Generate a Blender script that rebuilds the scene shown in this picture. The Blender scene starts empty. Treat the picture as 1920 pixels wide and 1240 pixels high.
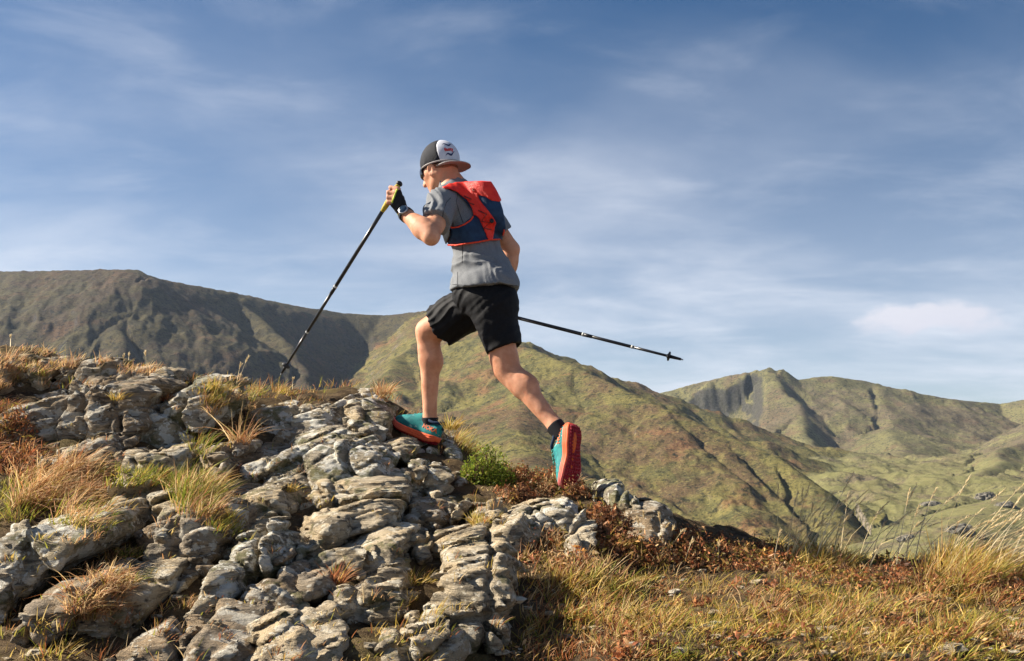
import bpy, math, random
import numpy as np
from mathutils import Vector
from mathutils.bvhtree import BVHTree

# ------------------------------------------------------------------ camera, sky, sun, exposure
SC = bpy.context.scene
COL = SC.collection
F = 1844.0            # focal length in photograph pixels (1920 wide)
HX, HY = 960.0, 850.0 # vanishing point of the level view direction
cam_d = bpy.data.cameras.new('camera')
cam = bpy.data.objects.new('camera', cam_d)
COL.objects.link(cam)
cam.location = (0, 0, 0)
cam.rotation_euler = (math.radians(90), 0, 0)
cam_d.sensor_width = 36.0
cam_d.lens = F * 36.0 / 1920.0
cam_d.shift_y = (HY - 620.0) / 1920.0
cam_d.clip_start = 0.05
cam_d.clip_end = 30000
SC.camera = cam

TO_SUN = Vector((-0.79, 0.16, 0.56)).normalized()
SUN_EL = math.asin(TO_SUN.z)
SUN_AZ = math.atan2(TO_SUN.x, TO_SUN.y)      # clockwise from +Y
world = bpy.data.worlds.new('World')
SC.world = world
world.use_nodes = True
wn, wl = world.node_tree.nodes, world.node_tree.links
wn.clear()


def wnode(t, **kw):
    n = wn.new(t)
    for k, v in kw.items():
        if k == 'inp':
            for a, b in v.items():
                n.inputs[a].default_value = b
        else:
            setattr(n, k, v)
    return n


def wmath(op, a, b=None, c=None, clamp=False):
    n = wn.new('ShaderNodeMath')
    n.operation = op
    n.use_clamp = clamp
    for i, v in enumerate((a, b, c)):
        if v is None:
            continue
        if isinstance(v, (int, float)):
            n.inputs[i].default_value = v
        else:
            wl.new(v, n.inputs[i])
    return n.outputs[0]


def wmaprange(v, a, b, c=0.0, d=1.0):
    n = wn.new('ShaderNodeMapRange')
    n.interpolation_type = 'SMOOTHSTEP'
    wl.new(v, n.inputs[0])
    for i, q in enumerate((a, b, c, d)):
        n.inputs[i + 1].default_value = q
    return n.outputs[0]


sky = wnode('ShaderNodeTexSky', sky_type='NISHITA')
sky.sun_disc = False
sky.sun_elevation = SUN_EL
sky.sun_rotation = SUN_AZ
sky.altitude = 1800
sky.air_density = 1.0
sky.dust_density = 0.6
sky.ozone_density = 2.2
tc = wnode('ShaderNodeTexCoord')
sep = wnode('ShaderNodeSeparateXYZ')
wl.new(tc.outputs['Generated'], sep.inputs[0])
sx, sy, sz = sep.outputs
hz = wmath('ADD', wmath('MAXIMUM', sz, 0.0), 0.16)
comb = wnode('ShaderNodeCombineXYZ')
wl.new(wmath('DIVIDE', sx, hz), comb.inputs[0])
wl.new(wmath('DIVIDE', sy, hz), comb.inputs[1])


def wnoise(scale, detail, rough, loc, scl=(1, 1, 1), rot=0.0, dist=0.0):
    m = wnode('ShaderNodeMapping')
    m.inputs['Location'].default_value = loc
    m.inputs['Rotation'].default_value = (0, 0, rot)
    m.inputs['Scale'].default_value = scl
    wl.new(comb.outputs[0], m.inputs[0])
    n = wnode('ShaderNodeTexNoise')
    n.inputs['Scale'].default_value = scale
    n.inputs['Detail'].default_value = detail
    n.inputs['Roughness'].default_value = rough
    n.inputs['Distortion'].default_value = dist
    wl.new(m.outputs[0], n.inputs['Vector'])
    return n.outputs[0]


veil = wmaprange(wnoise(0.9, 5, 0.55, (3.1, 0.7, 0), (1.0, 1.35, 1), 0.5, 0.35), 0.36, 0.74)
wisp = wmaprange(wnoise(2.3, 7, 0.58, (1.4, 5.2, 0), (0.9, 1.35, 1), -0.35, 0.35), 0.44, 0.76)
low = wmaprange(sz, 0.42, 0.05)          # more veil near the horizon, as thin cloud seen edge-on
cov = wmath('ADD', wmath('MULTIPLY', veil, wmath('ADD', wmath('MULTIPLY', low, 0.40), 0.13)),
            wmath('MULTIPLY', wisp, 0.21))
cov = wmath('ADD', cov, wmath('MULTIPLY', low, 0.38), clamp=True)
# one small flat cumulus above the far mountain
dx = wmath('DIVIDE', wmath('SUBTRACT', wmath('DIVIDE', sx, sy), 0.425), 0.092)
dz = wmath('DIVIDE', wmath('SUBTRACT', wmath('DIVIDE', sz, sy), 0.138), 0.021)
cn = wnode('ShaderNodeTexNoise')
cn.inputs['Scale'].default_value = 26
cn.inputs['Detail'].default_value = 7
cmap = wnode('ShaderNodeMapping')
cmap.inputs['Scale'].default_value = (1, 1, 1.7)
wl.new(tc.outputs['Generated'], cmap.inputs[0])
wl.new(cmap.outputs[0], cn.inputs['Vector'])
rr = wmath('SQRT', wmath('ADD', wmath('MULTIPLY', dx, dx), wmath('MULTIPLY', dz, dz)))
cum = wmaprange(wmath('SUBTRACT', wmath('ADD', rr, wmath('MULTIPLY', cn.outputs[0], 1.7)), 0.85), 0.95, 0.45)
cum = wmath('MULTIPLY', cum, wmath('GREATER_THAN', sy, 0.1))
# brighter towards its upper left, where the sun strikes it
cumlit = wmath('ADD', wmath('MULTIPLY', wmath('SUBTRACT', dz, wmath('MULTIPLY', dx, 0.5)), 0.16), 0.55, clamp=True)
mixA = wnode('ShaderNodeMix', data_type='RGBA')
wl.new(cov, mixA.inputs[0])
hsv = wnode('ShaderNodeHueSaturation')
hsv.inputs['Saturation'].default_value = 1.22
hsv.inputs['Value'].default_value = 0.68
wl.new(sky.outputs[0], hsv.inputs['Color'])
wl.new(hsv.outputs[0], mixA.inputs[6])
mixA.inputs[7].default_value = (6.0, 6.35, 7.1, 1)
mixB = wnode('ShaderNodeMix', data_type='RGBA')
wl.new(wmath('MULTIPLY', cum, 0.8), mixB.inputs[0])
wl.new(mixA.outputs[2], mixB.inputs[6])
cc = wnode('ShaderNodeMix', data_type='RGBA')
wl.new(cumlit, cc.inputs[0])
cc.inputs[6].default_value = (4.6, 4.7, 5.7, 1)
cc.inputs[7].default_value = (7.4, 7.2, 7.5, 1)
wl.new(cc.outputs[2], mixB.inputs[7])
bg = wnode('ShaderNodeBackground')
bg.inputs['Strength'].default_value = 0.057
wl.new(mixB.outputs[2], bg.inputs['Color'])
wo = wnode('ShaderNodeOutputWorld')
wl.new(bg.outputs[0], wo.inputs[0])

sun_d = bpy.data.lights.new('sun', 'SUN')
sun_d.energy = 5.0
sun_d.angle = math.radians(0.55)
sun_d.color = (1.0, 0.91, 0.77)
sun = bpy.data.objects.new('sun', sun_d)
COL.objects.link(sun)
sun.rotation_euler = (-TO_SUN).to_track_quat('-Z', 'Y').to_euler()

SC.view_settings.view_transform = 'Standard'
SC.view_settings.look = 'None'
SC.view_settings.exposure = 1.27
SC.view_settings.gamma = 1
SC.view_settings.use_curve_mapping = False
SC.cycles.use_denoising = True
SC.cycles.max_bounces = 6
SC.cycles.transparent_max_bounces = 6
SC.cycles.volume_bounces = 0

# ------------------------------------------------------------------ helpers
RNG = np.random.default_rng(7)


def P(px, py, d):
    """a point of the place, given the direction it is seen in and its distance"""
    return np.array([(px - HX) * d / F, d, (HY - py) * d / F])


_perm = np.random.default_rng(11).permutation(256).astype(np.int32)
_perm = np.concatenate([_perm, _perm, _perm])
_g3 = np.random.default_rng(5).normal(size=(256, 3)).astype(np.float32)
_g3 /= np.linalg.norm(_g3, axis=1)[:, None]


_gx, _gy, _gz = (np.ascontiguousarray(np.concatenate([_g3[:, i]] * 3)) for i in range(3))


def pn(x, y, z):
    """gradient noise, about -0.7..0.7"""
    x = np.asarray(x, np.float32); y = np.asarray(y, np.float32); z = np.asarray(z, np.float32)
    shp = np.broadcast_shapes(x.shape, y.shape, z.shape)
    out = np.empty(shp, np.float32)
    if len(shp) == 0 or out.size <= 40000:
        return _pn(x, y, z)
    x, y, z = (np.broadcast_to(a, shp).reshape(-1) for a in (x, y, z))
    o = out.reshape(-1)
    for i in range(0, o.size, 40000):       # small blocks stay in cache
        o[i:i + 40000] = _pn(x[i:i + 40000], y[i:i + 40000], z[i:i + 40000])
    return out


def _pn(x, y, z):
    fx, fy, fz = np.floor(x), np.floor(y), np.floor(z)
    ix = fx.astype(np.int32) & 255; iy = fy.astype(np.int32) & 255; iz = fz.astype(np.int32) & 255
    x = x - fx; y = y - fy; z = z - fz
    u = x * x * x * (x * (x * 6 - 15) + 10); v = y * y * y * (y * (y * 6 - 15) + 10); w = z * z * z * (z * (z * 6 - 15) + 10)
    out = 0
    for a in (0, 1):
        wa = u if a else 1 - u
        pa = _perm[ix + a] + iy
        for b in (0, 1):
            wb = wa * (v if b else 1 - v)
            pb = _perm[pa + b] + iz
            for c in (0, 1):
                h = _perm[pb + c]
                out = out + wb * (w if c else 1 - w) * (_gx[h] * (x - a) + _gy[h] * (y - b) + _gz[h] * (z - c))
    return out


def fbm(x, y, z, octaves=4, lac=2.03, gain=0.5):
    s, a, f = 0, 1.0, 1.0
    for i in range(octaves):
        s = s + a * pn(x * f + 17.3 * i, y * f - 9.1 * i, z * f + 3.7 * i)
        a *= gain; f *= lac
    return s


def ridged(x, y, z, octaves=4, lac=2.1, gain=0.5):
    s, a, f = 0, 1.0, 1.0
    for i in range(octaves):
        s = s + a * (1 - 2 * np.abs(pn(x * f + 7.3 * i, y * f - 5.1 * i, z * f + 2.7 * i)))
        a *= gain; f *= lac
    return s


def sstep(a, b, x):
    t = np.clip((x - a) / (b - a), 0, 1)
    return t * t * (3 - 2 * t)


def mesh_data(name, verts, faces, mat=None, smooth=True, attr=None):
    """faces: (n,3) or (n,4) integer array, or a list of lists"""
    me = bpy.data.meshes.new(name)
    verts = np.asarray(verts, np.float32)
    if isinstance(faces, np.ndarray):
        n, k = faces.shape
        me.vertices.add(len(verts)); me.vertices.foreach_set('co', verts.ravel())
        me.loops.add(n * k); me.loops.foreach_set('vertex_index', np.ascontiguousarray(faces, np.int32).ravel())
        me.polygons.add(n)
        me.polygons.foreach_set('loop_start', np.arange(0, n * k, k, dtype=np.int32))
        me.polygons.foreach_set('loop_total', np.full(n, k, np.int32))
        me.update(calc_edges=True)
    else:
        me.from_pydata([tuple(map(float, v)) for v in verts], [], [list(map(int, f)) for f in faces])
        me.update()
    if smooth:
        me.polygons.foreach_set('use_smooth', np.ones(len(me.polygons), bool))
    if attr is not None:
        for an, av in attr.items():
            at = me.attributes.new(an, 'FLOAT_COLOR', 'POINT')
            av = np.asarray(av, np.float32)
            if av.shape[1] == 3:
                av = np.concatenate([av, np.ones((len(av), 1), np.float32)], 1)
            at.data.foreach_set('color', av.ravel())
    if mat is not None:
        me.materials.append(mat)
    return me


def add(name, verts, faces, mat, parent=None, origin=None, smooth=True, attr=None, kind=None, label=None, cat=None, group=None):
    verts = np.asarray(verts, np.float64)
    if origin is None:
        lo, hi = verts.min(0), verts.max(0)
        origin = np.array([(lo[0] + hi[0]) / 2, (lo[1] + hi[1]) / 2, lo[2]])
    origin = np.asarray(origin, np.float64)
    o = bpy.data.objects.new(name, mesh_data(name, verts - origin, faces, mat, smooth, attr))
    COL.objects.link(o)
    place(o, origin, parent)
    tag(o, label, cat, group, kind)
    return o


WPOS = {}


def place(o, origin, parent):
    WPOS[o.name] = np.asarray(origin, np.float64)
    if parent is not None:
        o.parent = parent
        o.location = Vector(WPOS[o.name] - WPOS[parent.name])
    else:
        o.location = Vector(origin)


def tag(o, label=None, cat=None, group=None, kind=None):
    for k, v in (('label', label), ('category', cat), ('group', group), ('kind', kind)):
        if v is not None:
            o[k] = v


def empty(name, loc, label=None, cat=None, group=None, kind=None, parent=None):
    o = bpy.data.objects.new(name, None)
    o.empty_display_size = 0.1
    COL.objects.link(o)
    place(o, loc, parent)
    tag(o, label, cat, group, kind)
    return o


# ---- materials
class Mat:
    def __init__(self, name, rough=0.8, spec=0.3):
        self.m = bpy.data.materials.new(name)
        self.m.use_nodes = True
        self.n, self.l = self.m.node_tree.nodes, self.m.node_tree.links
        self.b = self.n['Principled BSDF']
        self.b.inputs['Roughness'].default_value = rough
        self.b.inputs['Specular IOR Level'].default_value = spec
        g = self.n.new('ShaderNodeNewGeometry')
        self.pos = g.outputs['Position']
        self.nrm = g.outputs['Normal']

    def map(self, scale=(1, 1, 1), rot=(0, 0, 0), src=None):
        m = self.n.new('ShaderNodeMapping')
        m.inputs['Scale'].default_value = scale
        m.inputs['Rotation'].default_value = rot
        self.l.new(src or self.pos, m.inputs[0])
        return m.outputs[0]

    def noise(self, scale, detail=4, rough=0.55, vec=None, dist=0.0, color=False):
        n = self.n.new('ShaderNodeTexNoise')
        n.inputs['Scale'].default_value = scale
        n.inputs['Detail'].default_value = detail
        n.inputs['Roughness'].default_value = rough
        n.inputs['Distortion'].default_value = dist
        self.l.new(vec or self.pos, n.inputs['Vector'])
        return n.outputs[1 if color else 0]

    def voronoi(self, scale, vec=None, feature='F1', out='Distance'):
        n = self.n.new('ShaderNodeTexVoronoi')
        n.feature = feature
        n.inputs['Scale'].default_value = scale
        self.l.new(vec or self.pos, n.inputs['Vector'])
        return n.outputs[out]

    def ramp(self, v, a, b, c=0.0, d=1.0):
        n = self.n.new('ShaderNodeMapRange')
        n.interpolation_type = 'SMOOTHSTEP'
        self.l.new(v, n.inputs[0])
        for i, q in enumerate((a, b, c, d)):
            n.inputs[i + 1].default_value = q
        return n.outputs[0]

    def math(self, op, a, b=None, clamp=False):
        n = self.n.new('ShaderNodeMath')
        n.operation = op
        n.use_clamp = clamp
        for i, v in enumerate((a, b)):
            if v is None:
                continue
            if isinstance(v, (int, float)):
                n.inputs[i].default_value = v
            else:
                self.l.new(v, n.inputs[i])
        return n.outputs[0]

    def mix(self, f, a, b, mode='MIX'):
        n = self.n.new('ShaderNodeMix')
        n.data_type = 'RGBA'
        n.blend_type = mode
        for i, v in ((0, f), (6, a), (7, b)):
            if isinstance(v, (int, float)):
                n.inputs[i].default_value = v
            elif isinstance(v, tuple):
                n.inputs[i].default_value = v if len(v) == 4 else (*v, 1)
            else:
                self.l.new(v, n.inputs[i])
        return n.outputs[2]

    def attr(self, name):
        n = self.n.new('ShaderNodeAttribute')
        n.attribute_name = name
        return n.outputs['Color']

    def sep(self, v):
        n = self.n.new('ShaderNodeSeparateXYZ')
        self.l.new(v, n.inputs[0])
        return n.outputs

    def color(self, v):
        if isinstance(v, tuple):
            self.b.inputs['Base Color'].default_value = v if len(v) == 4 else (*v, 1)
        else:
            self.l.new(v, self.b.inputs['Base Color'])
        return self

    def bump(self, h, strength=0.5, dist=0.01):
        n = self.n.new('ShaderNodeBump')
        n.inputs['Strength'].default_value = strength
        n.inputs['Distance'].default_value = dist
        self.l.new(h, n.inputs['Height'])
        self.l.new(n.outputs[0], self.b.inputs['Normal'])
        return self

    def set(self, **kw):
        for k, v in kw.items():
            self.b.inputs[k.replace('_', ' ')].default_value = v
        return self


def plain(name, col, rough=0.6, var=0.12, scale=60, bump=0.15, bdist=0.002, spec=0.3):
    """a plain material with slight procedural mottling and grain"""
    m = Mat(name, rough, spec)
    n = m.noise(scale, 4)
    dark = tuple(c * (1 - var) for c in col)
    lite = tuple(min(1, c * (1 + var)) for c in col)
    m.color(m.mix(m.ramp(n, 0.3, 0.7), dark, lite))
    if bump:
        m.bump(m.noise(scale * 6, 3), bump, bdist)
    return m.m
# ------------------------------------------------------------------ far mountains (heights from a skeleton of ridges)
def ridge_height(X, Y, pts, sl, sr, A, L):
    """height field of one ridge; sl / sr: slope on the left / right of the running direction (one number, or one per point);
    A, L: extra height lost (A > 0, sharp crest) or kept (A < 0, rounded crest) near the crest"""
    n = len(pts)
    sl = np.broadcast_to(np.asarray(sl, float), (n,)); sr = np.broadcast_to(np.asarray(sr, float), (n,))
    A = np.broadcast_to(np.asarray(A, float), (n,))
    pts = np.array([P(*p) for p in pts])
    best = np.full(X.shape, -1e9, np.float32)
    dist0 = np.zeros(X.shape, np.float32)
    for i in range(n - 1):
        a, b = pts[i], pts[i + 1]
        ab = b[:2] - a[:2]
        n2 = ab @ ab
        ln = math.sqrt(n2)
        tr = ((X - a[0]) * ab[0] + (Y - a[1]) * ab[1]) / n2
        t = np.clip(tr, 0, 1)
        qx = X - (a[0] + t * ab[0]); qy = Y - (a[1] + t * ab[1])
        d = np.sqrt(qx * qx + qy * qy)
        side = ab[0] * qy - ab[1] * qx
        k = sstep(-0.5, 0.5, side / (ln * (d + 20)) * 2)
        sL = sl[i] + t * (sl[i + 1] - sl[i]); sR = sr[i] + t * (sr[i + 1] - sr[i])
        s = sR + (sL - sR) * k
        d = np.sqrt(d * d + 100.0) - 10.0
        h = a[2] + t * (b[2] - a[2]) - s * d - (A[i] + t * (A[i + 1] - A[i])) * (1 - np.exp(-d / L))
        if i == 0:
            h = h - 0.8 * np.maximum(-tr, 0) * ln
        if i == n - 2:
            h = h - 0.8 * np.maximum(tr - 1, 0) * ln
        m = h > best
        best = np.where(m, h, best)
        dist0 = np.where(m, d, dist0)
    return best, dist0


CREST_L = [(-900, 560, 1700), (-500, 540, 1620), (-200, 520, 1540), (0, 511, 1470), (130, 509, 1420), (245, 507, 1380), (262, 512, 1385), (300, 525, 1420),
           (420, 548, 1540), (560, 576, 1680), (640, 588, 1740), (720, 593, 1760), (800, 586, 1700)]
CREST_M = [(800, 586, 1700), (870, 603, 1480), (980, 650, 1220), (1080, 690, 1060), (1180, 738, 940), (1250, 770, 880),
           (1350, 815, 835), (1450, 856, 780), (1530, 915, 715), (1610, 1030, 610), (1680, 1130, 520)]
CREST_R = [(1020, 800, 2350), (1225, 742, 2200), (1290, 724, 2180), (1370, 704, 2150), (1425, 698, 2120), (1440, 694, 2118), (1455, 700, 2112), (1466, 697, 2112), (1490, 714, 2100),
           (1530, 708, 2100), (1560, 706, 2100), (1620, 715, 2120), (1700, 736, 2150), (1800, 751, 2200), (1875, 758, 2250),
           (1920, 750, 2200), (2050, 728, 2100), (2400, 690, 1900), (2900, 700, 1700)]
RIDGES = [  # owner, points, slope left, slope right, A, L
    (0, CREST_L, 0.60, [.5, .5, .5, .5, .5, .6, .95, 1.05, 1.05, 1.05, 1.05, 1.0, 0.9], [10, 10, 10, 10, 10, 0, -10, -26, -30, -24, -20, -20, -12], 50),
    (0, [(252, 508, 1378), (247, 555, 1290), (240, 610, 1200), (222, 670, 1100), (205, 740, 980), (190, 820, 850)], 1.05, 0.50, 20, 30),
    (0, [(60, 511, 1450), (40, 580, 1300), (10, 650, 1180), (-40, 720, 1040)], 0.75, 0.48, 6, 40),
    (0, [(-250, 522, 1550), (-300, 600, 1350), (-380, 700, 1150)], 0.7, 0.45, 10, 40),
    (0, [(440, 560, 1530), (500, 610, 1430), (560, 680, 1300), (600, 750, 1150)], 1.0, 0.80, 0, 40),
    (1, CREST_M, [1, 1.1, 1.2, 1.3, 1.3, 1.2, 1.1, .9, .8, .75, .75], [.85, .72, .44, .36, .34, .34, .34, .36, .4, .4, .4], [-10, -10, 6, 10, 12, 12, 12, 12, 10, 8, 8], 40),
    (1, [(840, 600, 1560), (770, 660, 1330), (712, 720, 1130), (690, 800, 930), (690, 880, 700)], 0.36, 0.95, 4, 30),
    (1, [(1000, 660, 1190), (960, 760, 940), (960, 850, 730), (1000, 940, 500)], 0.42, 0.40, 2, 25),
    (2, CREST_R, 0.60, [.4, .5, .6, .5, .5, .5, .5, .5, .45, .36, .36, .36, .36, .36, .36, .36, .36, .4, .4], 30, 80),
    (2, [(1330, 716, 2150), (1370, 765, 1980), (1420, 815, 1800), (1450, 850, 1650)], 0.9, 0.6, 12, 25),
    (2, [(1250, 738, 2190), (1285, 775, 2050), (1330, 820, 1850)], 0.9, 0.7, 12, 25),
    (2, [(1445, 700, 2115), (1500, 775, 1850), (1535, 835, 1640), (1552, 880, 1480)], 0.62, 0.46, 4, 25),
    (2, [(1640, 720, 2120), (1680, 800, 1800), (1700, 870, 1450)], 0.32, 0.32, 3, 25),
    (2, [(2050, 735, 2100), (1960, 800, 1650), (1890, 850, 1300), (1830, 893, 1050)], 0.42, 0.42, 6, 25),
    (2, [(2150, 900, 900), (1960, 925, 800), (1850, 958, 680), (1740, 1005, 580), (1690, 1050, 500)], 0.30, 0.30, 0, 14),
    (2, [(2100, 1000, 480), (1900, 1030, 440), (1800, 1075, 380)], 0.3, 0.3, 0, 14),
    (2, [(1560, 985, 800), (1640, 990, 720), (1720, 1035, 600)], 0.25, 0.25, 0, 14),
]


def far_terrain():
    u = np.concatenate([np.linspace(-1.3, -0.56, 50)[:-1], np.linspace(-0.56, 0.56, 640), np.linspace(0.56, 1.3, 50)[1:]])
    y = np.concatenate([np.geomspace(14, 380, 40)[:-1], np.geomspace(380, 2300, 460), np.geomspace(2300, 3600, 24)[1:]])
    U, Y = np.meshgrid(u, y)
    X = (U * Y).astype(np.float32); Y = Y.astype(np.float32)
    # warp the plan a little so that ridges and gullies wander
    wx = 30 * fbm(X / 260, Y / 260, 0.3, 3) + 8 * fbm(X / 60, Y / 60, 4.3, 2)
    wy = 30 * fbm(X / 260, Y / 260, 7.7, 3) + 8 * fbm(X / 60, Y / 60, 9.3, 2)
    fade = sstep(150, 600, Y)
    Z = np.interp(Y, [0, 14, 60, 200, 400, 600, 900, 1200, 1500, 2000, 5200], [-9, -16, -38, -85, -90, -72, -44, -24, -11, 5, 60]).astype(np.float32)
    Z = Z - sstep(0.05, -0.2, U) * sstep(200, 700, Y) * 90
    owner = np.where((U < 0.345) & (Y < 640), 1, 2).astype(np.int8); dd = np.full(X.shape, 600, np.float32)
    for k, (own, pts, sl, sr, A, L) in enumerate(RIDGES):
        crest = pts is CREST_L or pts is CREST_M or pts is CREST_R
        w = fade * (0.0 if crest else 1.0)
        h, d = ridge_height(X + wx * w, Y + wy * w, pts, sl, sr, A, L)
        m = h > Z
        kk = 6.0
        hh = np.clip(0.5 + 0.5 * (h - Z) / kk, 0, 1)
        Z = Z + (h - Z) * hh + kk * hh * (1 - hh)
        owner = np.where(m, own, owner)
        dd = np.where(m, d, dd)
    ero = ridged((X + 0.25 * Y + 22 * fbm(X / 60, Y / 60, 2.0, 2)) / 75, Y / 330, 1.7, 4) - 0.8
    near = sstep(4, 60, dd)
    Z = Z + ero * near * (2.0 + 5.0 * sstep(20, 160, dd)) * fade
    Z = Z + near * fade * (14 * fbm(X / 150, Y / 150, 3.1, 3) + 4.0 * fbm(X / 34, Y / 34, 5.5, 3))
    rough = 0.5 + 0.35 * (owner == 0) + 0.5 * sstep(0.1, 0.5, fbm(X / 120, Y / 120, 8.8, 2))
    Z = Z + fade * rough * (1.0 + 1.2 * sstep(-.1, .3, fbm(X / 90, Y / 90, 6.6, 2))) * (1.6 * ridged(X / 17, Y / 17, 1.5, 3) - 1.1) + fade * near * 5.0 * (ridged((X + .3 * Y) / 48, Y / 110, 8.5, 3) - .8)
    Z = Z + fade * 0.45 * fbm(X / 4.5, Y / 4.5, 2.2, 2)
    PXc = HX + F * X / Y
    # crags along the right-hand summit and a broken cliff below its left shoulder
    cr = sstep(1360, 1420, PXc) * sstep(1500, 1462, PXc) * sstep(2060, 2090, Y) * sstep(2150, 2122, Y)
    Z = Z + cr * (6 * np.maximum(ridged(X / 22, Y / 30, 6.1, 3) - 0.5, 0))
    cl = sstep(1225, 1262, PXc + 18 * fbm(X / 50, Y / 50, 3.3, 2)) * sstep(1440, 1390, PXc) * (owner == 2)
    edge = Y + 45 * fbm(X / 45, Y / 300, 2.7, 3)
    Z = Z - cl * sstep(2125, 2085, edge) * sstep(1700, 1990, Y) * (22 + 16 * ridged(X / 38, Y / 140, 4.4, 4))
    V = np.stack([X, Y, Z], -1)
    ny, nx = X.shape
    idx = np.arange(ny * nx).reshape(ny, nx)
    q = np.stack([idx[:-1, :-1], idx[:-1, 1:], idx[1:, 1:], idx[1:, :-1]], -1).reshape(-1, 4)
    qo = owner[:-1, :-1].reshape(-1)
    return V.reshape(-1, 3), q, qo


def mountain_material(name, tone, lush=False):
    m = Mat(name, 0.95, 0.05)
    big = m.noise(0.007, 5, 0.6)
    mid = m.noise(0.03, 6, 0.62, dist=0.6)
    fine = m.noise(0.16, 6, 0.7)
    stretched = m.noise(0.05, 5, 0.65, m.map((1, 0.3, 1.8)), dist=0.5)
    grass, olive, brown, rust, stone, dark = tone
    c = m.mix(m.ramp(mid, 0.36, 0.62), olive, grass)
    c = m.mix(m.ramp(m.math('ADD', m.math('MULTIPLY', big, 0.6), m.math('MULTIPLY', stretched, 0.4)), 0.46, 0.58), c, brown)
    c = m.mix(m.math('MULTIPLY', m.ramp(m.noise(0.018, 6, 0.65), 0.54, 0.68), 0.8), c, rust)
    c = m.mix(m.math('MULTIPLY', m.ramp(fine, 0.52, 0.62), 0.85), c, dark)
    c = m.mix(m.math('MULTIPLY', m.ramp(fine, 0.42, 0.30), 0.5), c, tuple(min(1, 1.7 * q) for q in grass))
    # single tussocks and bushes
    tus = m.noise(0.42, 4, 0.75)
    c = m.mix(m.math('MULTIPLY', m.ramp(tus, 0.54, 0.64), 0.7), c, dark)
    c = m.mix(m.math('MULTIPLY', m.ramp(tus, 0.44, 0.34), 0.45), c, tuple(min(1, 1.9 * q) for q in grass))
    # bare rock where it is steep
    nz = m.sep(m.nrm)[2]
    steep = m.ramp(m.math('ADD', nz, m.math('MULTIPLY', m.math('SUBTRACT', m.noise(0.08, 5, 0.7), 0.5), 0.35)), 0.74, 0.60)
    rockc = m.mix(m.ramp(m.noise(0.22, 6, 0.7), 0.4, 0.62), dark, stone)
    c = m.mix(m.math('MULTIPLY', steep, 0.85), c, rockc)
    # scattered pale boulders
    bl = m.math('LESS_THAN', m.voronoi(0.11), 0.11)
    bl = m.math('MULTIPLY', bl, m.ramp(m.noise(0.012, 3), 0.55, 0.64))
    c = m.mix(m.math('MULTIPLY', bl, 0.8), c, stone)
    if lush:
        # lush turf on the valley floor
        zz = m.sep(m.pos)[2]
        lf = m.math('MULTIPLY', m.ramp(m.math('ADD', zz, m.math('MULTIPLY', m.noise(0.02, 4), 30.0)), 22.0, -8.0), m.ramp(mid, 0.62, 0.45))
        c = m.mix(m.math('MULTIPLY', lf, 0.6), c, (0.200, 0.192, 0.075))
    m.color(c)
    m.bump(m.math('ADD', fine, m.math('MULTIPLY', tus, 0.5)), 0.8, 2.2)
    return m.m


MT = [
    mountain_material('moor_brown', ((0.090, 0.076, 0.040), (0.055, 0.050, 0.032), (0.072, 0.053, 0.037), (0.120, 0.072, 0.045), (0.085, 0.077, 0.072), (0.020, 0.021, 0.021))),
    mountain_material('moor_green', ((0.176, 0.152, 0.054), (0.088, 0.084, 0.038), (0.118, 0.080, 0.045), (0.190, 0.098, 0.053), (0.24, 0.20, 0.16), (0.028, 0.030, 0.020))),
    mountain_material('moor_grey', ((0.180, 0.165, 0.075), (0.115, 0.108, 0.058), (0.130, 0.104, 0.068), (0.150, 0.102, 0.066), (0.075, 0.070, 0.068), (0.030, 0.032, 0.028)), True),
]
V, q, qo = far_terrain()
for k, nm in enumerate(('left_mountain', 'green_ridge', 'right_mountain')):
    qq = q[qo == k]
    used, inv = np.unique(qq, return_inverse=True)
    add(nm, V[used], inv.reshape(-1, 4).astype(np.int32), MT[k], kind='structure',
        label=('brown heath mountain with a dark shaded bowl on the left', 'green and rust grassy ridge sloping down behind the runner',
               'rocky topped grassy mountain with a green valley on the right')[k])
FAR_V, FAR_Q = V, q
# ------------------------------------------------------------------ near ground
GP = [  # (px, py, distance) where the soil is seen
    (0, 1240, 2.6), (480, 1240, 2.6), (960, 1240, 2.65), (1440, 1240, 2.6), (1920, 1240, 2.6),
    (0, 1100, 3.15), (480, 1100, 3.2), (960, 1100, 3.3), (1440, 1100, 3.5), (1920, 1110, 3.5),
    (0, 980, 3.7), (150, 930, 3.85), (330, 960, 3.7), (0, 830, 4.4), (0, 735, 4.9), (60, 655, 5.5), (0, 640, 5.6), (-250, 640, 5.4),
    (130, 870, 4.15), (200, 830, 4.5), (170, 690, 5.3), (280, 695, 5.4), (350, 870, 4.3), (300, 760, 4.9), (380, 720, 5.35), (430, 840, 4.6), (470, 735, 5.3),
    (560, 735, 5.35), (500, 900, 4.2), (600, 830, 4.8), (690, 730, 5.3), (700, 850, 4.8), (620, 960, 3.95), (780, 834, 5.06), (850, 850, 5.05),
    (820, 930, 4.35), (760, 1000, 3.85), (880, 880, 4.85), (950, 900, 4.75), (1010, 890, 4.8), (1075, 905, 4.5), (960, 985, 4.0), (1100, 985, 4.05),
    (1150, 935, 4.75), (1220, 965, 4.8), (1260, 985, 4.85), (1400, 1008, 5.0), (1500, 1030, 5.1), (1620, 1045, 5.1), (1760, 1050, 5.1), (1920, 1050, 5.1), (2200, 1060, 5.1),
    (1200, 1060, 3.75), (1500, 1100, 3.7), (1700, 1100, 3.75),
]
_gp = [P(*p) for p in GP]
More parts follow.
